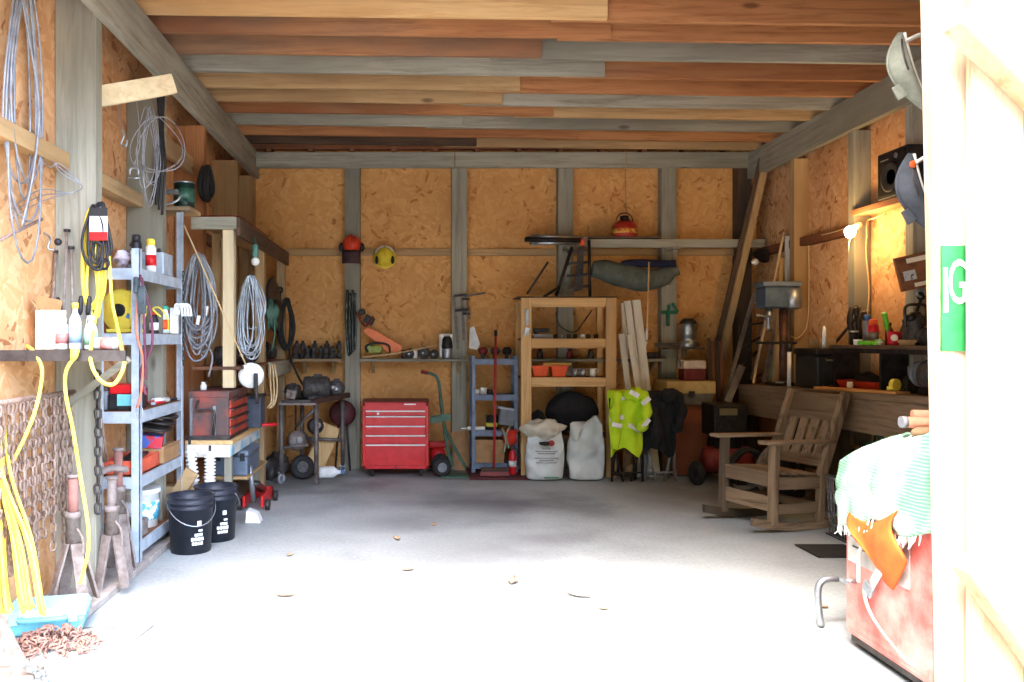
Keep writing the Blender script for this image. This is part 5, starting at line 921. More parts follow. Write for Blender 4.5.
# ================================================================== right workbench
def bz(y): return .95 + (8.45 - y) / 3.25 * .085
BX = 3.36
t = thing('workbench', 'long heavy dark timber workbench along the right wall', 'workbench', (3.6, 6.8, 0)); ya, yb = 5.2, 8.45
def slab(x0, x1, y0, y1, a, b): return MB().hexa([(x0, y0, bz(y0) + a), (x1, y0, bz(y0) + a), (x1, y1, bz(y1) + a), (x0, y1, bz(y1) + a), (x0, y0, bz(y0) + b), (x1, y0, bz(y0) + b), (x1, y1, bz(y1) + b), (x0, y1, bz(y1) + b)])
BT = wood('bench_timber', (146, 122, 98), (100, 80, 62), 'y')
part('bench_top', slab(BX - .02, 3.675, ya, yb, -.05, 0), BT, t, .006); part('front_board', slab(BX, BX + .04, ya, yb, -.30, -.052), BT, t, .004); part('end_board', slab(BX + .042, 3.67, yb - .04, yb, -.28, -.052), BT, t)
for y in (5.25, 6.55, 7.3, 8.35): part('leg', MB().box(BX + .045, BX + .135, y, y + .09, 0, bz(y) - .055), dw('z'), t, .004)
part('shelf', MB().box(BX + .14, 3.67, 5.3, 8.3, .28, .30), dw('y'), t)
one('pale_plank', slab(BX - .01, BX + .095, 5.7, 6.86, .002, .022), wood('bright_plank', (222, 164, 96), (184, 122, 64), 'y'), 'clean orange plank lying along the front of the right workbench', 'plank', bev=.002)
# hutch on the bench
HZ = 1.36
t = thing('bench_hutch', 'black open shelf unit standing on the right workbench', 'shelf', (3.6, 6, 1.03)); part('top_board', MB().box(3.44, 3.675, 5.22, 6.78, HZ - .025, HZ), dw('y'), t, .003); part('top_board', MB().box(3.44, 3.455, 5.22, 6.78, HZ - .06, HZ - .026), BLKM, t)
for y in (5.23, 6.08, 6.74): part('side_panel', MB().box(3.47, 3.67, y, y + .03, bz(y) + .002, HZ - .027), BLKM, t)
t = thing('black_case', 'big black tool case on the right workbench left of the hutch', 'case', (3.5, 7, .99)); part('body', MB().box(3.40, 3.66, 6.9, 7.3, bz(6.9) + .001, 1.27), BLK, t, .015); part('lid', MB().box(3.39, 3.67, 6.89, 7.31, 1.27, 1.33), BLKM, t, .015); part('handle', MB().tube([(3.46, 6.89, 1.25), (3.46, 6.86, 1.23), (3.60, 6.86, 1.23), (3.60, 6.89, 1.25)], .008), DST, t)
t = thing('marker_tube', 'white tube with black cap standing at the rear of the right workbench', 'tube', (3.4, 7.35, .98)); part('body', MB().rod((3.42, 7.45, bz(7.45)), (3.42, 7.45, 1.30), .018), WHT, t); part('cap', MB().rod((3.42, 7.45, 1.295), (3.42, 7.45, 1.37), .022), BLK, t)
one('white_candle', MB().lathe([(.016, 0), (.016, .16), (.004, .19)], (3.50, 6.98, 1.33), n=12), WHT, 'thin white stick standing on the black tool case', 'stick')
def tool_hang(px, py, s, nm, Y=6.86):
    t = thing(nm, s, 'tool', P(px, py + 40, Y)); x, y, z = P(px, py, Y); part('strap', MB().tube(curve([(x, y, z), (x - .03, y - .02, z - .12), (x + .02, y - .02, z - .26), (x + .05, y - .01, z - .12), (x + .02, y, z)]), .022), BLKM, t); part('hook', MB().rod((x, y, z), (x + .1, y + .06, z + .01), .006), STEEL, t); return t
tool_hang(852, 308, 'black strap bundle hung on the lamp post above the black case', 'strap_bundle', 6.78); tool_hang(861, 312, 'second black strap bundle hung right on the lamp post', 'strap_bundle', 6.74)
one('long_pry_rod', MB().rod(P(856, 318, 6.80), P(828, 352, 7.3), .012), DST, 'dark rod slanting across the bench above the black case', 'rod')
one('wood_block', MB().box(3.5, 3.64, 7.05, 7.25, 1.331, 1.41), tw('x'), 'small timber block on the black tool case', 'block', bev=.003)
# on the hutch top
Z = HZ + .001
spraycan(3.55, 6.33, Z, .20, .038, RED, ORG_, 'red spray can with orange cap on the bench hutch', DUSTY)
spraycan(3.60, 6.50, Z, .24, .034, GREY, pm('blue_cap', (60, 96, 150), None, .5), 'tall grey can with blue cap behind the red spray can')
t = thing('green_clamp', 'bright green plastic clamp lying on the front of the bench hutch', 'clamp', (3.49, 6.27, Z)); G2 = pm('lime_green', (110, 200, 50), (90, 180, 40), .5); part('jaw', MB().obx((3.48, 6.26, Z + .018), (.16, .03, .03), (0, 0, -.2)).obx((3.47, 6.22, Z + .014), (.03, .09, .025), (0, 0, .4)), G2, t, .006); part('handle', MB().rod((3.46, 6.17, Z + .014), (3.44, 6.10, Z + .014), .012), G2, t)
t = thing('hand_tool', 'green handled tool leaning behind the red mug on the bench hutch', 'tool', (3.56, 6.15, Z)); part('handle', MB().rod((3.54, 6.12, Z + .12), (3.49, 6.08, Z + .24), .018), G2, t); part('shaft', MB().rod((3.57, 6.15, Z), (3.54, 6.12, Z + .12), .01), STEEL, t)
t = thing('mug', 'red mug with pale face on the bench hutch', 'mug', (3.52, 6.0, Z)); part('body', MB().lathe([(.04, 0), (.045, .005), (.045, .10), (.04, .10), (.038, .01)], (3.52, 6.0, Z), n=22), pm('mug_red', (206, 30, 52), None, .4), t); part('handle', MB().torus((3.565, 5.99, Z + .05), .03, .007, (0, 1, 0), 18, 8), pm('mug_red', 0), t); part('emblem', MB().cyl((3.495, 5.962, Z + .055), .024, .006, (-.45, -1, 0)), CREAM, t)
for i, (x, y, s) in enumerate(((3.47, 6.4, 'white lidded jar at the front of the bench hutch beside the red can'), (3.49, 6.13, 'pale lidded jar between the green clamp and the red mug'))):
    t = thing('jar', s, 'jar', (x, y, Z)); part('body', MB().lathe([(.026, 0), (.03, .004), (.03, .03)], (x, y, Z), n=16), (WHT, CREAM)[i], t); part('lid', MB().cyl((x, y, Z + .03), .032, .014), (WHT, pm('lid_green', (150, 190, 120), None, .5))[i], t)
t = thing('clamp_machine', 'dark greasy clamp machine with wire bail on the bench hutch', 'machine', (3.57, 5.85, Z)); part('body', MB().lathe([(.06, 0), (.08, .02), (.075, .1), (.045, .16), (.06, .2), (.03, .24)], (3.58, 5.86, Z), n=20), GREASY, t); part('bail', MB().tube(curve([(3.50, 5.83, Z + .14), (3.49, 5.82, Z + .27), (3.58, 5.83, Z + .29), (3.65, 5.84, Z + .27), (3.64, 5.84, Z + .14)]), .010), DST, t); part('knob', MB().ball((3.52, 5.80, Z + .2), .03), BLKM, t)
motor((3.58, 5.66, Z + .06), .16, .06, (.3, -1, 0), GREASY, 'small dark motor on the bench hutch right of the clamp machine')
bottle(3.56, 5.47, Z, .23, .035, CREAM, BLK, 'cream bottle with black cap on the bench hutch near the jamb', .45); bottle(3.60, 5.36, Z, .22, .035, CREAM, BLK, 'second cream bottle half hidden by the sunlit jamb', .45)
one('white_box', MB().box(3.49, 3.56, 5.36, 5.41, Z, Z + .075), WHT, 'small white box in front of the cream bottles', 'box', bev=.002)
# on the bench
t = thing('tray', 'shallow red tray on the workbench inside the hutch', 'tray', (3.55, 6.2, bz(6.2))); b0 = bz(6.2) + .003; part('tray', MB().hexa([(3.48, 6.15, b0), (3.64, 6.15, b0), (3.64, 6.70, b0), (3.48, 6.70, b0), (3.46, 6.14, b0 + .07), (3.66, 6.14, b0 + .07), (3.66, 6.72, b0 + .07), (3.46, 6.72, b0 + .07)]), pm('tray_red', (196, 50, 30), (166, 40, 26), .5), t, .01); part('contents', MB().ball((3.56, 6.4, b0 + .08), (.06, .18, .05), 16, 10, .5, 5), BLKM, t)
t = thing('tape_measure', 'yellow tape measure standing on the bench edge', 'tape measure', (3.40, 5.72, 1.03)); c = V((3.42, 5.85, bz(5.85) + .024)); part('case', MB().cyl(c + V((0, 0, .042)), .042, .035, (.3, -1, 0), 22).obx(c + V((.0, 0, .016)), (.08, .035, .03), (0, 0, .3)), YEL, t, .004); part('hook', MB().obx(c + V((.05, -.01, .008)), (.03, .02, .004)), STEEL, t)
t = thing('salt_jar', 'tiny tan jar with red lid on the orange plank', 'jar', (3.40, 6.35, bz(6.35))); c = V((3.41, 6.4, bz(6.4) + .024)); part('body', MB().lathe([(.02, 0), (.025, .02), (.02, .05)], c, n=14), CREAM, t); part('lid', MB().cyl(c + V((0, 0, .05)), .018, .016), DRED, t)
t = thing('grinder', 'dark bench grinder with bright top near the jamb on the workbench', 'grinder', (3.5, 5.5, bz(5.5))); c = V((3.52, 5.5, bz(5.5) + .14)); part('housing', MB().lathe([(.06, 0), (.10, .03), (.105, .18), (.06, .22)], c + V((0, -.1, 0)), (0, 1, 0), 22), GREASY, t)
for s in (-1, 1): part('wheel', MB().cyl(c + V((0, .17 * s - .02, 0)), .09, .035, (0, 1, 0), 24), GREY, t)
part('base', MB().box(3.44, 3.60, 5.40, 5.60, bz(5.5) + .002, bz(5.5) + .05), BLKM, t, .008); part('lamp_plate', MB().obx(c + V((-.02, 0, .11)), (.07, .09, .012)), STEEL, t)
for i in range(6):
    y = 6.7 + i * .22; one('bench_tool', MB().obx((3.46 + .03 * (i % 3), y, bz(y) + .028), (.12, .03, .02), (0, 0, .5 * i)).rod((3.48, y, bz(y) + .025), (3.54, y + .06, bz(y) + .025), .012), (DST, BLKM, STEEL)[i % 3], ('nearest', 'second', 'third', 'fourth', 'fifth', 'farthest')[i] + ' small tool in the row strewn on the right workbench', 'tool', 'strewn tools on the right workbench')
# under the bench
t = thing('air_compressor', 'red wheeled compressor with black box on top at the bench rear end', 'compressor', (3.1, 8.0, 0)); part('tank', MB().lathe([(.05, 0), (.12, .03), (.13, .08), (.13, .42), (.12, .47), (.05, .5)], (2.84, 8.05, .24), (1, 0, 0), 24), DRED, t)
part('wheel', MB().torus((2.76, 7.95, .12), .085, .035, (1, .25, 0), 26, 10).cyl((2.75, 7.95, .12), .07, .03, (1, .25, 0)), RUB, t); part('motor_box', MB().box(2.91, 3.23, 7.9, 8.25, .47, .78), BLKM, t, .012); part('face_plate', MB().box(2.96, 3.13, 7.893, 7.9, .68, .745), pm('olive_plate', (120, 110, 80), None, .6), t); part('foot', MB().box(3.15, 3.25, 7.95, 8.15, 0, .13), DST, t); part('mount', MB().box(2.95, 3.2, 7.98, 8.15, .35, .47), BLKM, t)
for i, (x, y, r, m, s) in enumerate(((3.05, 7.45, .2, RUB, 'big black hose coil on the floor under the rocking chair arm end'), (3.18, 7.15, .16, DUSTY, 'grey hose coil leaning on the workbench leg'))):
    one('hose_coil', loops((x, y, .42 + .06 * i), r, .2, 8, .014, .12, 'x', 60 + i), m, s, 'hose')
t = thing('tube_bag', 'tall black tube bag leaning upright on the workbench front', 'bag', (3.2, 7.3, 0)); part('body', MB().lathe([(.06, 0), (.07, .02), (.07, .75), (.06, .84)], (3.14, 6.95, .0), (.12, .05, 1), 18), BLKC, t); part('flap', MB().lathe([(.072, .70), (.075, .86), (.04, .93)], (3.14, 6.95, 0), (.12, .05, 1), 18), BLK, t)
t = thing('wire_crate', 'grey wire crate on the floor between rocking chair and red cabinet', 'crate', (3.1, 5.6, 0)); mb = MB()
for k in range(9): mb.rod((3.02 + .04 * k, 5.62, .01), (3.02 + .04 * k, 5.60, .42), .005, 6); mb.rod((3.02, 5.62 + .04 * k, .01), (3.0, 5.62 + .04 * k, .42), .005, 6)
for k in range(6): mb.rod((3.0, 5.605, .01 + .08 * k), (3.34, 5.605, .01 + .08 * k), .005, 6); mb.rod((3.005, 5.6, .01 + .08 * k), (3.005, 5.96, .01 + .08 * k), .005, 6)
part('wire_panel', mb, GREY, t); part('base', MB().box(3.0, 3.34, 5.6, 5.96, .003, .012), BLKM, t); part('rim', MB().tube([(3.0, 5.6, .42), (3.34, 5.6, .42), (3.34, 5.96, .42), (3.0, 5.96, .42)], .008, 8, True), STEEL, t)
one('black_sack', MB().ball((3.17, 5.78, .19), (.10, .11, .16), 18, 12, .3, 8, -.9), BLKC, 'black bundle stuffed in the grey wire crate', 'bundle')
one('rubber_mat', MB().box(2.62, 2.95, 5.30, 5.62, .002, .012), RUB, 'small black rubber mat on the floor behind the red cabinet', 'mat')
one('terracotta_cone', MB().lathe([(.05, 0), (.045, .06), (.02, .15), (.005, .17)], (2.98, 5.45, .60), (-1, -.1, .05), 18), pm('terracotta', (206, 136, 106), (184, 112, 86), .8), 'terracotta cone lying on the wire crate', 'cone').location.z = .43
# ------------------------------------------------------------------ rocking chair
CT = [wood('chair_timber', (150, 128, 102), (84, 66, 50), a) for a in 'xyz']
t = thing('rocking_chair', 'weathered timber rocking chair with slatted back in front of the right workbench', 'rocking chair', (2.755, 6.30, 0)); t.rotation_euler = (0, 0, math.atan2(-.35, -.94)); ORG[t.name] = V((0, 0, 0))
def rz(x): return .55 * (x + .12) ** 2 * .42
for s in (-1, 1):
    y = .255 * s
    pts = [(.42 - .06 * k, rz(.42 - .06 * k)) for k in range(21)]
    mb = MB(); L = []
    for x, z in pts: L += [V((x, y - .018, z)), V((x, y + .018, z)), V((x, y + .018, z + .06)), V((x, y - .018, z + .06))]
    mb.add(L, [(i * 4 + k, i * 4 + (k + 1) % 4, i * 4 + 4 + (k + 1) % 4, i * 4 + 4 + k) for i in range(20) for k in range(4)] + [(3, 2, 1, 0), (80, 81, 82, 83)])
    part('rocker', mb, CT[0], t, .004)
    part('front_post', MB().bar((.235, y, .06), (.215, y, .645), .055, .06, (0, 1, 0)), CT[2], t, .006)
    rp = part('rear_post', MB().bar((-.21, y, .06), (-.23, y, .42), .055, .05, (0, 1, 0)).bar((-.222, y, .38), (-.47, y, 1.0), .075, .045, (0, 1, 0)), CT[2], t, .006)
    part('arm', MB().hexa([(.32, y - .055, .645), (-.34, y - .035, .63), (-.34, y + .035, .63), (.32, y + .055, .645), (.32, y - .055, .672), (-.34, y - .035, .655), (-.34, y + .035, .655), (.32, y + .055, .672)]), CT[0], t, .006)
    part('side_rail', MB().bar((.21, y, .36), (-.22, y, .34), .09, .03, (0, 1, 0)), CT[0], t, .004); part('side_stretcher', MB().bar((.22, y, .17), (-.21, y, .16), .07, .025, (0, 1, 0)), CT[0], t, .004)
part('front_rail', MB().box(.205, .235, -.23, .23, .33, .42), CT[1], t, .005); part('front_stretcher', MB().box(.21, .235, -.23, .23, .15, .26), CT[1], t, .005); part('rear_stretcher', MB().box(-.225, -.20, -.23, .23, .12, .19), CT[1], t, .004)
for k in range(5): part('seat_slat', MB().hexa([(.24 - .09 * k, -.245, .42 - .006 * k), (.24 - .09 * k - .082, -.245, .414 - .006 * k), (.24 - .09 * k - .082, .245, .414 - .006 * k), (.24 - .09 * k, .245, .42 - .006 * k)] + [(.24 - .09 * k, -.245, .438 - .006 * k), (.24 - .09 * k - .082, -.245, .432 - .006 * k), (.24 - .09 * k - .082, .245, .432 - .006 * k), (.24 - .09 * k, .245, .438 - .006 * k)]), CT[1], t, .003)
def bk(z): return -.222 - .25 * (z - .38) / .62
def backboard(y0, y1, z0, z1, th=.022): return MB().hexa([(bk(z0) + .005, y0, z0), (bk(z0) + .005 - th, y0, z0), (bk(z0) + .005 - th, y1, z0), (bk(z0) + .005, y1, z0), (bk(z1) + .005, y0, z1), (bk(z1) + .005 - th, y0, z1), (bk(z1) + .005 - th, y1, z1), (bk(z1) + .005, y1, z1)])
part('top_rail', backboard(-.23, .23, .78, .985, .03), CT[1], t, .006); part('lower_rail', backboard(-.23, .23, .45, .535, .03), CT[1], t, .005)
for k in range(4): part('back_slat', backboard(-.195 + .105 * k, -.12 + .105 * k, .52, .80), CT[2], t, .003)
ORG[t.name] = V((2.755, 6.30, 0))
# ------------------------------------------------------------------ right wall lamp, girt shelf, speaker, plaque
t = thing('wall_ledge', 'narrow plank shelf high on the right wall beside the lit bulb', 'shelf', (3.74, 6.1, 2.42)); part('board', MB().box(3.66, 3.815, 5.31, 6.03, 2.43, 2.455).box(3.66, 3.815, 6.15, 6.83, 2.43, 2.455), pw('y'), t); part('edge_trim', MB().box(3.645, 3.66, 5.31, 6.83, 2.428, 2.47), bw('y'), t)
t = thing('light_bulb', 'glowing warm bulb on the right wall post above the workbench', 'lamp', (3.6, 6.72, 2.2)); bc = P(850, 232, 6.72)
e = NT('bulb_glow'); e.b.inputs['Emission Color'].default_value = (1, .70, .32, 1); e.b.inputs['Emission Strength'].default_value = 60; e.b.inputs['Base Color'].default_value = (1, .9, .7, 1)
part('bulb', MB().ball(bc, (.042, .042, .05), 18, 12), e.m, t); part('socket', MB().lathe([(.022, 0), (.026, .01), (.026, .06), (.016, .07)], bc + V((.03, 0, .03)), (.8, 0, .5), 14), CREAM, t)
part('holder', MB().rod(bc + V((.07, 0, .055)), (3.685, 6.86, bc.z + .06), .012), DST, t); part('pull_string', MB().tube([bc + V((.0, -.06, .03)), bc + V((-.05, -.08, -.1)), bc + V((-.06, -.08, -.30))], .004, 6), CREAM, t)
pl_ = bpy.data.lights.new('bulb_light', 'POINT'); pl_.energy = 20; pl_.color = (1, .62, .26); pl_.shadow_soft_size = .05; po = bpy.data.objects.new('bulb_light', pl_); COL.objects.link(po); po.location = bc + V((-.09, -.09, 0))
cord('lamp_flex', [P(867, 238, 6.80), P(867, 222, 6.80), P(875, 218, 6.6), P(885, 214, 6.4)], .005, ROPE, 'pale flex looping under the narrow plank shelf', 'cord')
cord('lamp_flex', [P(868, 222, 6.82), P(866, 250, 6.82), P(869, 290, 6.82), P(866, 325, 6.82)], .005, ROPE, 'pale flex running down the lamp post', 'cord')
cord('lamp_flex', [bc + V((.05, .02, .06)), P(834, 232, 7.2), P(813, 237, 7.7), P(803, 240, 7.88), P(808, 240, 7.85), P(809, 290, 7.85), P(807, 325, 7.85), P(798, 338, 7.86), P(791, 336, 7.88)], .005, ROPE, 'pale flex swagged left from the bulb and dropping in a long loop', 'cord')
t = thing('speaker', 'black loudspeaker standing on the narrow plank shelf', 'speaker', (3.7, 6.2, 2.456)); part('cabinet', MB().box(3.60, 3.78, 5.98, 6.36, 2.472, 2.82), BLK, t, .006); part('baffle', MB().box(3.592, 3.60, 6.0, 6.34, 2.49, 2.80), BLKM, t)
part('cone', MB().lathe([(.11, 0), (.115, .012), (.10, .016), (.03, -.01)], (3.592, 6.17, 2.62), (-1, 0, 0), 28), RUB, t, label='round cone'); part('tweeter', MB().cyl((3.592, 6.10, 2.765), .02, .008, (-1, 0, 0)), GREY, t); part('badge', MB().box(3.588, 3.592, 6.2, 6.3, 2.755, 2.762), GREY, t)
t = thing('wall_plaque', 'tilted dark brown plaque with pale stickers on the right wall', 'plaque', P(917, 290, 5.95)); m = Matrix.Translation(P(917, 271, 5.98)) @ Euler((0, -.22, -.25)).to_matrix().to_4x4()
part('board', MB().obx((0, 0, 0), (.26, .05, .25)).xf(m), bw('x'), t, .004)
for (x, z, w_, h_, m_) in ((.02, .085, .16, .035, CREAM), (-.06, -.02, .08, .07, pm('grey_sticker', (190, 190, 186), (90, 90, 92), .6, 0, 20, lo=.5, hi=.55)), (.03, -.095, .15, .028, CREAM)): part('sticker', MB().obx((x, -.028, z), (w_, .004, h_)).xf(m), m_, t)
mb = MB()
for k in range(2): mb.obx((.02, -.031, .092 - .014 * k), (.13, .002, .005)).obx((.03, -.031, -.09 - .011 * k), (.12, .002, .004))
part('print_lines', mb, DST, t)
t = thing('iron_tool', 'dark iron tool hung under the brown plaque', 'tool', P(922, 330, 5.95)); part('body', MB().rod(P(922, 295, 5.98), P(912, 325, 5.98), .012).ball(P(921, 296, 5.96), .03), BLKM, t); part('ring', MB().torus(P(921, 293, 5.94), .028, .008, (0, 1, 0)), STEEL, t)
# ================================================================== right foreground
CR = pm('cabinet_red', (208, 92, 82), (236, 176, 164), .5, 0, 2, lo=.38, hi=.62)
x0, x1, y0, y1 = 2.0, 2.42, 3.165, 3.80
def zt(y): return 1.0 - .17 * max(0, min(1, (y - y0) / (y1 - y0)))
t = thing('red_cabinet', 'tall faded red steel machine cabinet standing just inside the right door jamb', 'cabinet', (2.2, 3.5, 0))
part('body', MB().hexa([(x0, y0, .06), (x1, y0, .06), (x1, y1, .06), (x0, y1, .06), (x0, y0, zt(y0)), (x1, y0, zt(y0)), (x1, y1, zt(y1)), (x0, y1, zt(y1))]), CR, t, .02); part('base', MB().box(x0 + .02, x1, y0 + .02, y1 - .02, .03, .06), DST, t)
for y in (y0 + .1, y1 - .1):
    for x in (x0 + .08, x1 - .06): part('wheel', MB().cyl((x - .02, y, .035), .035, .03, (1, 0, 0)), BLK, t)
part('trim_strip', MB().box(x0 - .004, x0, y0 + .02, y1 - .02, .10, .13), CR, t, .001)
part('label_plate', MB().box(x0 - .006, x0 - .001, 3.30, 3.76, .40, .70), pm('plate_grey', (196, 192, 184), (168, 164, 156), .5), t)
mb = MB()
for k in range(5):
    for j in range(2): mb.box(x0 - .0075, x0 - .006, 3.40 + .19 * j, 3.53 + .19 * j + .02 * (k % 2), .47 + .045 * k, .478 + .045 * k)
part('print_lines', mb, DST, t)
part('valve', MB().rod((x0, 3.70, .32), (x0 - .05, 3.70, .32), .012).obx((x0 - .05, 3.70, .32), (.014, .06, .014)), STEEL, t)
mb = MB()
for k in range(5): mb.torus((x0 + .12, y0 - .004, .52 + .03 * k), .03, .005, (0, .3, 1), 14, 6, PI * .1, PI * .9)
part('vent_rings', mb, DST, t)
t = thing('webbing_strap', 'pale webbing strap hanging down the sunlit side of the red cabinet', 'strap', (1.98, 3.4, .3)); WB = pm('pale_webbing', (226, 214, 206), (204, 190, 180), .9)
part('strap', MB().sheet(lambda u, v: (1.972 - .012 * math.sin(PI * u), 3.24 + .30 * u + .03 * (v - .5), .66 - .32 * u + .03 * (v - .5)), 12, 2, .004).sheet(lambda u, v: (1.972 - .015 * math.sin(PI * u), 3.58 - .32 * u * u + .028 * (v - .5), .34 - .22 * u), 12, 2, .004), WB, t); part('buckle', MB().obx((1.97, 3.55, .33), (.015, .07, .05), (.5, 0, 0)), STEEL, t, .004)
part('tail', MB().tube(curve([(1.965, 3.62, .34), (1.96, 3.60, .48), (1.97, 3.55, .55)]), .008), WB, t)
# towel thrown over the top
def towel(u, v):
    a = 2 * PI * u; ca, sa = math.cos(a), math.sin(a); k = (abs(ca / .237) ** 8 + abs(sa / .345) ** 8) ** -.125
    cx, cy = 2.215, 3.4825; n = NZ.noise(V((ca * 2.2 + 3, sa * 2.2, v * 4))); n2 = NZ.noise(V((ca * 6, sa * 6 + 5, v * 7)))
    if v < .42:
        q = v / .42; r = k * q; return (cx + ca * r, cy + sa * r, zt(cy + sa * r) + .025 + .07 * (1 - q ** 1.6) * (1 - .25 * sa) - .14 * max(0, sa) * q * q * 0 + .05 * max(n, -.2) * (1 - .6 * q) + .022 * abs(n2))
    q = (v - .42) / .58; ln = .20 + .10 * max(0, -ca) * (.45 + .8 * max(0, sa)) + .05 * n
    bulge = .012 + .012 * math.sin(PI * min(1, q * 1.1)) + .035 * abs(n) * q + .022 * abs(n2)
    ln += .12 * max(0, -sa) * (ca < 0) + .05 * max(0, -ca)
    return (cx + ca * (k + bulge), max(cy + sa * (k + bulge), 3.15), zt(cy + sa * k) + .02 - ln * q - .01 * n2)
TW_ = NT('towel'); c_ = TW_.coord(); n_ = TW_.n('ShaderNodeTexNoise', Scale=5.0, Detail=3.0); TW_.l(c_, n_.inputs['Vector'])
w_ = TW_.n('ShaderNodeTexWave', Scale=22.0, Distortion=2.0); w_.bands_direction = 'Z'; TW_.l(c_, w_.inputs['Vector'])
cc = TW_.ramp(n_.outputs['Fac'], [(.42, lin((190, 212, 196))), (.58, lin((92, 160, 122)))]); TW_.l(TW_.mix(.3, cc, TW_.ramp(w_.outputs['Fac'], [(.3, lin((120, 176, 146))), (.7, lin((214, 226, 212)))])), TW_.b.inputs['Base Color']); TW_.b.inputs['Roughness'].default_value = .95
f_ = TW_.n('ShaderNodeTexNoise', Scale=160.0, Detail=2.0); TW_.l(c_, f_.inputs['Vector']); TW_.bump(f_.outputs['Fac'], .5, .01)
t = thing('fringed_towel', 'pale green fringed towel thrown over the top of the red cabinet', 'towel', (2.2, 3.5, .6)); part('cloth', MB().sheet(towel, 96, 34, .012), TW_.m, t)
mb = MB(); q = random.Random(3)
for k in range(150):
    u = k / 150; p = V(towel(u, 1)); 
    if p.y > 3.17: mb.tube([p + V((0, 0, .012)), p + V((q.uniform(-.01, .01), q.uniform(-.01, .01), -.02)), p + V((q.uniform(-.02, .02), q.uniform(-.015, .015), -.045))], [.004, .004, .002], 5)
part('fringe', mb, pm('fringe_white', (236, 240, 232), None, .95), t, kind='stuff')
one('orange_cloth', MB().sheet(lambda u, v: (1.95 - .035 * math.sin(PI * v) * (.6 + .4 * math.sin(7 * u)) + .02 * v, 3.30 + .36 * u * (1 - .35 * v) + .03 * math.sin(5 * v), .72 - .10 * math.sin(2.2 * u) - .26 * v * (1 - .55 * abs(u - .4))), 20, 20, .006), pm('orange_fabric', (246, 104, 40), (226, 84, 30), .85), 'bright orange cloth hanging out under the towel edge', 'cloth')
TC = pm('terracotta', (206, 136, 106), (184, 112, 86), .8)
t = thing('clay_pipe', 'terracotta pipe lying across the top of the towel', 'pipe', (2.1, 3.4, 1.08)); part('tube', MB().rod(P(906, 422, 3.30), P(960, 425, 3.24), .022, 16), TC, t); part('end_ring', MB().cyl(P(906, 422, 3.30), .023, .02, (-1, 0, 0)), GREY, t)
one('clay_pipe', MB().rod(P(912, 415, 3.38), P(965, 417, 3.34), .022, 16), TC, 'second terracotta pipe lying behind the front clay pipe', 'pipe')
one('leather_pad', MB().ball(P(926, 433, 3.24), (.055, .04, .024), 18, 10, .2, 3), pm('tan_leather', 0), 'tan rounded leather pad under the front clay pipe', 'pad')
one('bent_tube', MB().tube(curve([(2.0, 4.02, .01), (1.985, 4.02, .17), (2.01, 4.02, .23), (2.08, 4.02, .24)], 6), .016, 10), STEEL, 'bent bright steel tube standing behind the red cabinet', 'handle')
# grey caps hung behind the jamb
def cap(at, sc, m, label, patch):
    at = V(at); t = thing('fabric_cap', label, 'cap', at, 'grey caps hung behind the jamb')
    def sh(u, v):
        w = .058 * math.sin(PI * min(1, .03 + u * .97)) ** .9; k = (v - .5) * 2
        return at + V((w * k * .85 + .13 * u * u - .045 - .03 * math.sin(PI * u), -.05 * (1 - k * k) * math.sin(PI * u), .17 - .34 * u)) * sc
    part('crown', MB().sheet(sh, 22, 12, .008), m, t)
    part('rim', MB().tube([V(sh(i / 20, 1)) + V((.006, 0, 0)) for i in range(21)], .008), WHT, t); part('rim', MB().tube([V(sh(i / 20, 0)) for i in range(21)], .006), m, t)
    part('strap', MB().tube(curve([V(sh(.12, .9)), at + V((.05, .02, .17)) * sc, at + V((.10, .03, .15)) * sc, at + V((.12, .03, -.02)) * sc, at + V((.09, .02, -.14)) * sc]), .009), WHT, t)
    part('tab', MB().obx(at + V((-.055, -.01, -.075)) * sc, (.05, .01, .06), (0, -.5, 0)), m, t, .003); part('crease', MB().tube([V(sh(.1 + .05 * i, .45)) + V((0, -.006, 0)) for i in range(9)], .004), DST, t)
    if patch: part('patch', MB().ball(V(sh(.14, .5)) + V((0, -.012, 0)), (.014, .005, .014), jit=.4), ORG_, t, label='small orange patch')
    return t
cap(P(912, 74, 3.42), 1.0, pm('pale_grey_fabric', (140, 144, 130), (116, 120, 108), .9), 'pale grey cap hung high behind the sunlit jamb', False)
cap(P(922, 197, 3.42), 1.05, pm('dark_grey_fabric', (70, 74, 82), (54, 58, 64), .9), 'dark grey cap with orange patch hung below the pale grey cap', True)
# leaves and litter on the floor
LF = pm('dry_leaf', (190, 160, 130), (150, 116, 86), .9)
for i, (px, py, s, m) in enumerate(((285, 597, .05, LF), (513, 583, .06, LF), (578, 597, .07, pm('pale_leaf', (230, 218, 200), None, .9)), (573, 592, .035, pm('pale_leaf', 0)), (397, 540, .045, LF), (408, 571, .035, LF), (434, 526, .04, LF), (603, 610, .03, LF), (290, 556, .03, LF), (822, 608, .03, LF))):
    c = G(px, py); a = i * 1.3
    one('dry_leaf', MB().sheet(lambda u, v: (c.x + math.cos(a) * (u - .5) * s * 2 - math.sin(a) * (v - .5) * s * math.sin(PI * min(1, u * .9 + .08)), c.y + math.sin(a) * (u - .5) * s * 2 + math.cos(a) * (v - .5) * s * math.sin(PI * min(1, u * .9 + .08)), .006 + s * .5 * (abs(v - .5) + (u - .5) ** 2)), 8, 6, .002), m,
        ('dry leaf near the sunlit left floor', 'curled leaf at the middle of the slab', 'larger pale leaf right of the middle', 'small pale leaf behind the larger pale one', 'leaf on the dark stain left of the middle', 'small leaf left of the curled middle leaf', 'leaf farthest back on the dark stain', 'tiny leaf nearest right of the pale leaf', 'tiny leaf on the floor at left behind the first', 'tiny leaf on the floor left of the red cabinet')[i], 'leaf')
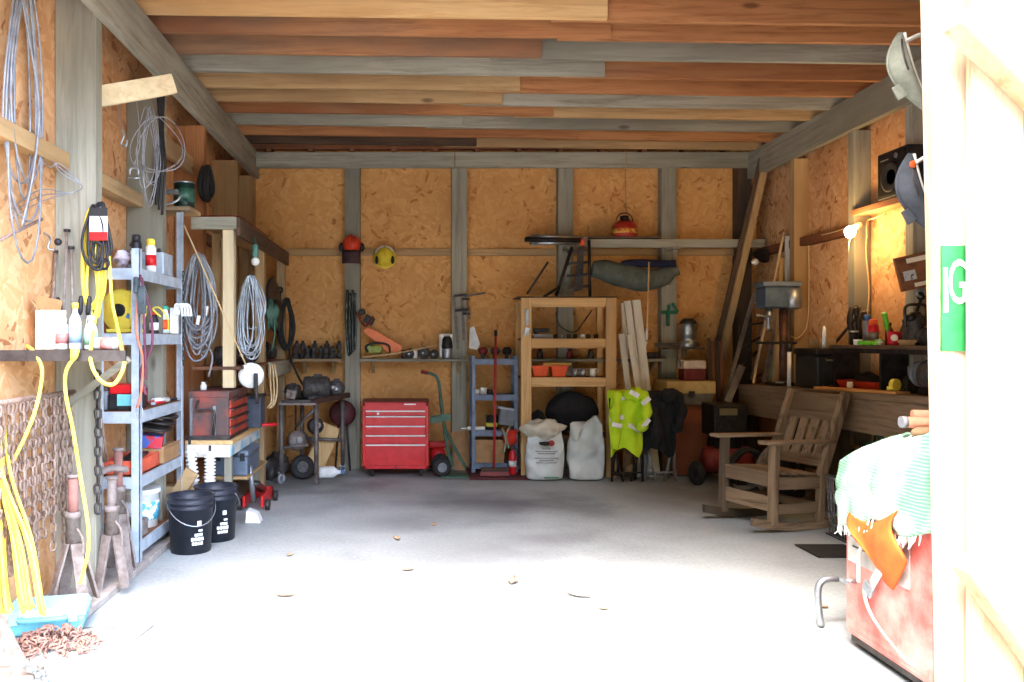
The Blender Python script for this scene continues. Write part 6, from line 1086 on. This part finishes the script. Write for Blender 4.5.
one('foam_block', MB().hexa([(-1.26, 6.3, .001), (-1.14, 6.3, .001), (-1.14, 6.42, .001), (-1.26, 6.42, .001), (-1.25, 6.3, .10), (-1.17, 6.3, .07), (-1.17, 6.42, .07), (-1.25, 6.42, .10)]), WHT, 'small white block on the floor right of the rear black bucket', 'block', bev=.006)
# ================================================================== more of the small clutter
def tin(x, y, z, r, h, body, lid, label, band=None):
    t = thing('tin', label, 'tin', (x, y, z)); part('body', MB().lathe([(r * .96, 0), (r, .004), (r, h - .006), (r * .97, h)], (x, y, z), n=20), body, t); part('lid', MB().lathe([(r * 1.02, 0), (r * 1.02, .012), (r * .8, .014)], (x, y, z + h), n=20), lid, t)
    if band: part('label_band', MB().lathe([(r + .0008, h * .2), (r + .0008, h * .7)], (x, y, z), n=20), band, t)
    return t
S = 1.197
tin(-1.41, 7.02, S, .05, .12, DST, STEEL, 'dull steel tin between the two motors on the rack shelf')
tin(-1.40, 7.62, S, .045, .10, DRED, STEEL, 'dark red tin behind the larger motor on the rack shelf')
one('wooden_box', MB().box(-1.60, -1.38, 7.72, 7.95, S, S + .09), dw('y'), 'low dark timber box in the middle of the rack shelf', 'box', bev=.004)
one('wire_roll', MB().torus((-1.43, 8.12, S + .1), .075, .022, (1, -.6, 0), 24, 8), BLKM, 'black wire roll standing behind the timber box on the rack shelf', 'wire')
motor((-1.48, 8.5, S + .08), .2, .08, (.6, 1, 0), GREASY, 'dark motor at the far end of the rack shelf')
one('gear_casting', MB().lathe([(.05, 0), (.085, .02), (.085, .06), (.05, .07), (.03, .14)], (-1.04, 8.44, CZ + .037), n=14), GREASY, 'black gear casting behind the big motor on the pipe cart', 'casting')
one('iron_block', MB().obx((-.92, 8.47, CZ + .037 + .05), (.12, .10, .1), (0, 0, .3)).cyl((-.92, 8.47, CZ + .12), .035, .06), GREASY, 'square dark iron block at the back of the pipe cart', 'block', bev=.008)
tin(-.06, 8.88, LZ + .001, .035, .08, DST, BLKM, 'small dark tin right of the orange bar cover on the long ledge')
one('oil_filter', MB().lathe([(.03, 0), (.034, .005), (.034, .08), (.02, .09)], (.05, 8.87, LZ + .001), n=14), WHT, 'small white cylinder left of the black engine parts on the long ledge', 'filter')
for i, (x, m, s) in enumerate(((1.40, GREASY, 'dark jar left on the ledge behind the pine shelf'), (1.72, DRED, 'dull red jar in the middle of the ledge behind the pine shelf'), (1.95, GREASY, 'dark jar right on the ledge behind the pine shelf'))):
    bottle(x, 8.90, LZ + .001, .10, .034, m, BLK, s, .6, name='jar')
# hutch and bench on the right
tin(3.56, 6.62, Z, .04, .13, DRED, STEEL, 'dark red tin at the rear end of the bench hutch') if False else None
HT = HZ + .001
tin(3.58, 6.66, HT, .035, .10, BLKM, STEEL, 'black tin at the rear end of the bench hutch top')
bottle(3.61, 6.22, HT, .17, .03, DRED, BLK, 'dark red bottle at the back of the hutch between the red can and red mug', .4)
bottle(3.62, 6.05, HT, .19, .028, GREASY, DST, 'grimy bottle at the back of the hutch behind the red mug', .4)
one('scrub_brush', MB().box(3.47, 3.51, 5.72, 5.88, HT + .02, HT + .04).hexa([(3.472, 5.73, HT), (3.508, 5.73, HT), (3.508, 5.87, HT), (3.472, 5.87, HT), (3.475, 5.735, HT + .02), (3.505, 5.735, HT + .02), (3.505, 5.865, HT + .02), (3.475, 5.865, HT + .02)]), tw('y'), 'small wooden brush in front of the clamp machine on the hutch', 'brush')
one('wire_ring', MB().torus(P(856, 325, 6.72), .10, .005, (.4, -1, 0), 28, 6, sx=.55, sy=1.6), DST, 'tall thin wire ring hanging on the lamp post above the hutch', 'wire')
for i, (y, m, s) in enumerate(((6.3, GREASY, 'dark oil can on the workbench behind the red tray'), (5.95, BLKM, 'black can on the workbench left of the bench grinder'))):
    b_ = bz(y) + .003; t = thing('oil_can', s, 'can', (3.6, y, b_)); part('body', MB().lathe([(.04, 0), (.042, .005), (.042, .09), (.015, .13)], (3.67 - .04 if i else 3.66 - .04, y if i else 6.0, b_), n=16), m, t); part('spout', MB().rod((3.63 if i else 3.62, y if i else 6.0, b_ + .125), (3.60, (y if i else 6.0) - .03, b_ + .2), .005), STEEL, t)
# under the workbench
t = thing('storage_box', 'dark timber box on the shelf under the right workbench', 'box', (3.56, 6.9, .30)); part('body', MB().box(3.50, 3.66, 6.7, 7.2, .301, .52), dw('y'), t, .004); part('lid', MB().box(3.495, 3.665, 6.69, 7.21, .52, .54), tw('y'), t, .003)
t = thing('jerry_can', 'dull green can under the right workbench behind the rocking chair', 'can', (3.58, 6.3, .30)); part('body', MB().box(3.52, 3.66, 6.15, 6.42, .301, .62), GRN, t, .02); part('cap', MB().cyl((3.58, 6.2, .62), .025, .04), BLKM, t); part('handle', MB().tube([(3.59, 6.26, .62), (3.59, 6.26, .66), (3.59, 6.38, .66), (3.59, 6.38, .62)], .008), GRN, t)
# steel shelf fillers on the left
bottle(-1.86, 5.45, SZ[3] + B, .17, .035, BLUEG, WHT, 'pale grey bottle at the back of the second steel shelf', .5)
tin(-1.85, 5.75, SZ[3] + B, .05, .12, DST, STEEL, 'steel tin at the back of the second steel shelf')
tin(-1.83, 5.6, SZ[2] + B, .05, .11, DRED, STEEL, 'dark red tin at the back of the third steel shelf')
tin(-1.84, 5.85, SZ[2] + B, .045, .13, BLK, STEEL, 'black tin at the rear of the third steel shelf', WHT)
bottle(-1.85, 5.5, SZ[4] + B, .2, .035, GREY, DST, 'dusty grey bottle at the back of the top steel shelf', .4)
one('cardboard_sheet', MB().bar((-1.93, 5.5, SZ[1] + .12), (-1.90, 5.52, SZ[1] + .33), .3, .006, (1, 0, 0)), BRS, 'stiff card leaning at the back of the fourth steel shelf', 'card') if False else None
